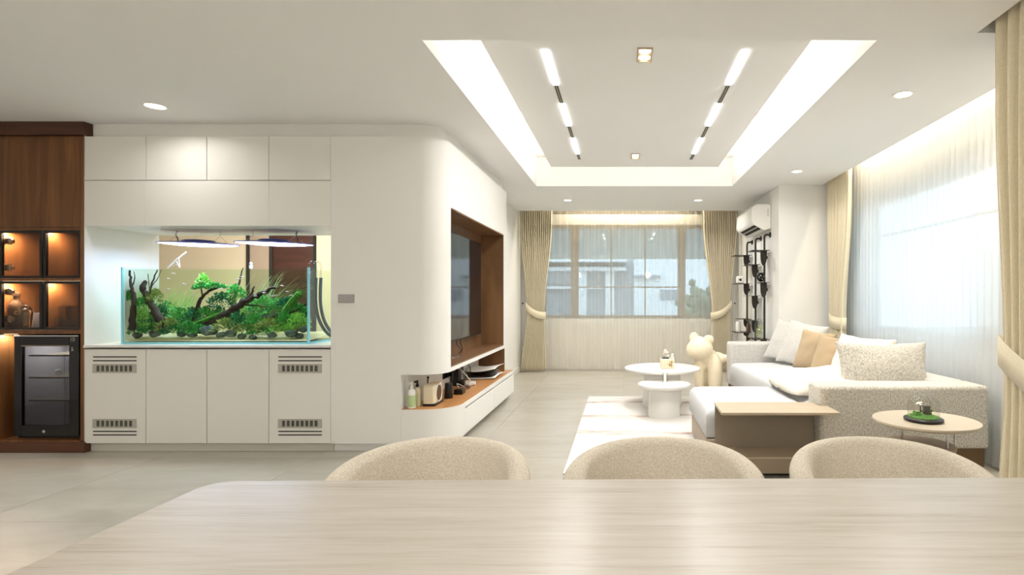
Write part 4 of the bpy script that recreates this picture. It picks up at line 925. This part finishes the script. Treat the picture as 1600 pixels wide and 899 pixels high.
pillow('cushion', (2.10, 5.42, .635), .44, .44, .17, -48, 22, TANC, 'tan brown cushion, the nearer of the two tan ones', seed=3, roll=6)
pillow('cushion', (2.03, 5.76, .67), .44, .44, .17, -58, 20, TANC, 'tan brown cushion, the farther of the two, leaning on the fluffy white one', seed=4, roll=4)
pillow('cushion', (1.98, 6.02, .715), .52, .52, .17, -55, 22, TWEEDL, 'fluffy pale grey white cushion between the tan cushion and the farthest one', seed=5, roll=8)
pillow('cushion', (1.90, 6.24, .725), .50, .50, .16, -50, 24, TWEEDL, 'pale grey tweed cushion farthest away, against the far sofa arm', seed=6, roll=8)
# folded blanket
rows = []; n = 26; b = B()
for side in (0, 1):
    g_ = []
    for i in range(n+1):
        r = []
        for j in range(n+1):
            u, v = -math.cos(PI*j/n), -math.cos(PI*i/n)
            th = (max(0, (1-u**4)*(1-v**4)))**.35
            xx = 1.76+.46*u*(1-.12*v*v)+.02*mnoise.noise((v*2, 1, 0)); yy = 4.64+.45*v*(1-.14*u*u)
            r.append((xx, yy, .475+(.012 if side == 0 else 0)+(th*(.145+.03*mnoise.noise((u*2.3, v*2.3, 4))) if side else 0)))
        g_.append(r)
    b.grid(g_)
bmesh.ops.remove_doubles(b.b, verts=b.b.verts[:], dist=.013)
obj('throw_blanket', b, CREAMF, smooth=180, label='folded cream fluffy blanket lying on the sofa seat', cat='blanket')

# side table with terrarium
X, D, z = 1.836, 3.3, .50
st = thing('side_table', (X, D, 0), 'round beige side table with slim steel legs in front of the sofa arm', 'table')
BEI = mat('beige_top', '#c6b8a1', .4)
obj('table_top', B().lathe((X, D, 0), ((.28, z-.022), (.299, z-.010), (.297, z)), 56, 1, .93), BEI, st)
obj('lower_shelf', B().lathe((X-.03, D+.02, 0), ((.19, .33), (.20, .338), (.20, .35)), 48), mat('beige_shelf', '#a8937a', .5), st)
for px, y in ((1409, 3.42), (1480, 3.19), (1492, 3.40)): obj('leg', B().tube([(PX(px, y), y, z-.022), (PX(px, y), y, .0)], .008, 12), CHROME, st)
tx, ty = PX(1443, 3.27), 3.27
te = thing('terrarium', (tx, ty, z+.001), 'small glass dome with mossy miniature scene on the beige side table', 'terrarium')
obj('wooden_base', B().lathe((tx, ty, z+.001), ((.10, 0), (.108, .006), (.108, .016), (.098, .022)), 40), DOMEB, te)
obj('moss_bed', B().lathe((tx, ty, z+.02), ((.088, 0), (.084, .01), (.05, .017), (.002, .02)), 30), MOSS, te)
for cx_, cy_, hh, r in ((-.045, .0, .022, .022), (-.03, -.01, .03, .018), (.045, .02, .035, .018), (-.06, .01, .012, .018)):
    b = B()
    for k in range(9): b.ball((tx+cx_+random.gauss(0, r*.4), ty+cy_+random.gauss(0, r*.4), z+.03+hh*random.random()), r*.45, 1)
    obj('moss_mound', b, MOSS, te)
obj('miniature_house', B().box(tx+.005, tx+.035, ty-.01, ty+.02, z+.03, z+.085).prism([(tx+.002, ty-.014), (tx+.038, ty-.014), (tx+.038, ty+.022), (tx+.002, ty+.022)], z+.085, z+.09), SLOT, te)
obj('miniature_tree', B().tube([(tx-.02, ty, z+.03), (tx-.018, ty, z+.09), (tx-.028, ty, z+.115)], .003, 6), DRIFT, te)
b = B()
for k in range(8): b.ball((tx-.02+random.gauss(0, .012), ty+random.gauss(0, .01), z+.105+random.gauss(0, .008)), .003, 1)
obj('fairy_light', b, FLAME, te)
obj('glass_dome', B().lathe((tx, ty, z+.022), [(.087, 0), (.088, .075)]+[(.088*math.cos(a), .075+.078*math.sin(a)) for a in (.2, .4, .6, .8, 1.0, 1.2, 1.4, 1.55)], 40, cap=False), CLEARG, te)

# ---------------- wall rack
rk = thing('pipe_shelf_rack', (1.85, 7.6, 0), 'black metal pipe shelf rack on the wall under the air conditioner', 'shelf')
def pipe(D, ztop, shelves):
    X = PX({0: 1196, 1: 1183, 2: 1170}[0], 7.18)
    X = 1.87
    obj('pipe', B().tube(spline([(1.945, D, ztop), (1.90, D, ztop), (X+.008, D, ztop-.012), (X, D, ztop-.05), (X, D, ztop-.2)], 6)+[(X, D, .012)], .0135, 10), RACK, rk)
    obj('flange', B().tube([(1.95, D, ztop), (1.938, D, ztop)], .036, 18), RACK, rk)
    obj('floor_flange', B().cyl((X, D, 0), .036, .012, 18), RACK, rk)
    for zz, x0, hh in shelves:
        obj('shelf_plate', B().box(x0, 1.93, D-.05, D+.26, zz, zz+.006), RACK, rk)
        pr = [(1.813, zz), (1.897, zz)]+[(1.855+.042*math.cos(a), zz-hh*.35-hh*.65*math.sin(a)) for a in [PI*k/10 for k in range(11)]]
        n_ = len(pr); b = B(); a_ = [b.b.verts.new((p[0], D-.02, p[1])) for p in pr]; c_ = [b.b.verts.new((p[0], D-.012, p[1])) for p in pr]
        b.b.faces.new(a_); b.b.faces.new(c_[::-1])
        for i in range(n_): b.b.faces.new((a_[i], a_[(i+1) % n_], c_[(i+1) % n_], c_[i]))
        obj('bracket', b, RACK, rk)
        obj('clamp', B().box(1.885, 1.91, D-.015, D+.015, zz-.11, zz-.07), BLACK, rk)
pipe(7.18, 2.06, [(1.85, 1.70, .20), (1.427, 1.80, .20), (.675, 1.72, .05)])
pipe(7.66, 2.06, [(1.69, 1.75, .18), (1.25, 1.75, .18), (.90, 1.78, .16)])
pipe(8.18, 2.06, [(1.86, 1.68, .17), (1.433, 1.68, .17), (.90, 1.74, .12), (.70, 1.68, .05)])
rb_ = thing('black_camera', (1.83, 7.2, 1.436), 'black round gadget with pale dots on the middle rack shelf', 'ornament')
obj('body', B().ball((1.835, 7.22, 1.50), (.06, .05, .06), 3).box(1.80, 1.88, 7.2, 7.26, 1.545, 1.56), BLACKG, rb_)
for k in range(5): obj('dot', B().ball((1.80+.02*k, 7.172+.003*(k % 2), 1.50+.03*math.sin(k*2.2)), .006, 1), WHITEP, rb_)
wc = thing('white_speaker', (1.77, 8.2, 1.4415), 'small white cube with a black dot on the farthest rack shelf', 'speaker')
obj('body', B().box(1.72, 1.82, 8.16, 8.26, 1.4415, 1.55), WHITEP, wc, bevel=.01)
obj('dot', B().tube([(1.765, 8.16, 1.495), (1.765, 8.156, 1.495)], .018, 16), BLACK, wc)
gj = thing('glass_jar', (1.80, 7.2, .684), 'clear glass jar with dried sprigs on the lowest near rack shelf', 'jar')
obj('jar', B().lathe((1.80, 7.17, .684), ((.05, 0), (.058, .01), (.058, .19), (.045, .23), (.03, .245)), 28, cap=False), CLEARG, gj)
obj('lid', B().lathe((1.80, 7.17, .684), ((.032, .245), (.032, .262), (.006, .268)), 20), CHROME, gj)
b = B()
for k in range(40): b.ball((1.80+random.uniform(-.035, .035), 7.17+random.uniform(-.03, .03), .70+random.uniform(0, .16)), (.010, .008, .014), 1)
obj('dried_sprigs', b, G5, gj, kind='stuff')
obj('white_vase', B().lathe((1.74, 8.2, .7085), ((.03, 0), (.038, .01), (.036, .13), (.028, .16)), 24), WHITEP, label='small white vase on the lowest far rack shelf', cat='vase')
obj('tall_dark_bottle', B().lathe((1.86, 8.05, .7085), ((.03, 0), (.034, .01), (.034, .10), (.014, .15), (.014, .19)), 20), BOTTLED, label='dark bottle beside the white vase on the rack', cat='bottle')

# ---------------- air conditioner
ac = thing('air_conditioner', (1.83, 7.63, 2.11), 'white split air conditioner on the wall above the pipe rack', 'air conditioner')
def acp(y): return [(1.949, y, 2.46), (1.76, y, 2.46), (1.70, y, 2.42), (1.69, y, 2.24), (1.715, y, 2.195), (1.86, y, 2.115), (1.949, y, 2.14)]
obj('casing', B().grid([acp(7.14), acp(8.10)], True, True), WHITEP, ac, bevel=.012, seg=3)
for k in range(2):
    f0, f1 = .10+.36*k, .38+.36*k; q_ = lambda f, e: (1.715+.145*f-.0006*e, 2.195-.08*f-.0012*e)
    (xa_, za_), (xb_, zb_) = q_(f0, 1), q_(f1, 1)
    b = B(); b.grid([[(xa_, 7.17, za_), (xb_, 7.17, zb_), (xb_+.003, 7.17, zb_+.006), (xa_+.003, 7.17, za_+.006)], [(xa_, 8.0, za_), (xb_, 8.0, zb_), (xb_+.003, 8.0, zb_+.006), (xa_+.003, 8.0, za_+.006)]], True, True)
    obj('air_outlet', b, DARK, ac)
for k in range(6): obj('sticker_line', B().box(1.90, 1.915, 7.1385, 7.1398, 2.30+.017*k, 2.308+.017*k), GREYP, ac)

# ================================================================ DINING
dt = thing('dining_table', (.3, .95, 0), 'pale stone-look dining table with rounded corner filling the foreground', 'table')
xl, xr, y0, yl, yr, r = -1.108, 1.75, .40, 1.473, 1.508, .07
pts = [(xl+r-r*math.cos(a), yl-r+r*math.sin(a)*1.0) for a in [PI/2*k/8 for k in range(9)]]+[(xr, yr), (xr, y0), (xl+r, y0)]+[(xl+r-r*math.sin(a), y0+r-r*math.cos(a)) for a in [PI/2*k/8 for k in range(1, 9)]]
obj('table_top', B().prism(pts, .722, .75), TRAV, dt, bevel=.002)
for x in (-.55, 1.15):
    obj('pedestal', B().box(x-.06, x+.06, .65, 1.2, .02, .722), WHITEL, dt, bevel=.01); obj('foot', B().box(x-.12, x+.12, .6, 1.25, 0, .02), WHITEL, dt, bevel=.005)
def chair(loc, label):
    t = thing('dining_chair', loc, label, 'chair', 'bouclé dining chairs along the far side of the table')
    R_, th = .280, .075; rows = []
    N = 48
    for i in range(N+1):
        a = math.radians(-118+236*i/N); f = abs(math.degrees(a))/90
        top = .722-.050*min(f, 1.0)**2.6-(.26*(f-1) if f > 1 else 0); bot = .40
        dx, dy = math.sin(a), math.cos(a); sec = []
        fl_ = .03*(1-.5*f)
        for k in range(13):                       # rounded rim over the top
            q = PI*k/12; rr = R_+math.cos(q)*th/2+fl_; zz = top-th/2+math.sin(q)*th/2; sec.append((rr, zz))
        sec.append((R_-th/2, .55)); sec.append((R_-th/2, bot)); sec.append((R_+th/2-.02, bot)); sec.append((R_+th/2+fl_*.5, .55))
        rows.append([(dx*s_[0], dy*s_[0]*.95, s_[1]) for s_ in sec])
    B_ = B().grid(rows, True, True)
    sh_ = obj('backrest', B_, CHAIRF, None, smooth=70, local=True); sh_.parent = t
    s2 = obj('seat', B().lathe((0, 0, 0), ((.20, .385), (.245, .40), (.255, .43), (.245, .465), (.20, .478), (.01, .482)), 40, 1, .98), CHAIRF, None, smooth=180, local=True); s2.parent = t
    for sx in (-1, 1):
        for sy in (-1, 1):
            l = obj('leg', B().tube([(sx*.15, sy*.15, .388), (sx*.215, sy*.215, 0)], [.017, .011], 12), BLACK, None, local=True); l.parent = t
    return t
c0 = chair((-.635, 1.75, 0), 'beige boucle dining chair, leftmost of the three behind the table')
dup(c0, (.134, 1.75, 0), 'beige boucle dining chair, middle one behind the table')
dup(c0, (.885, 1.75, 0), 'beige boucle dining chair, rightmost behind the table, near the side table')
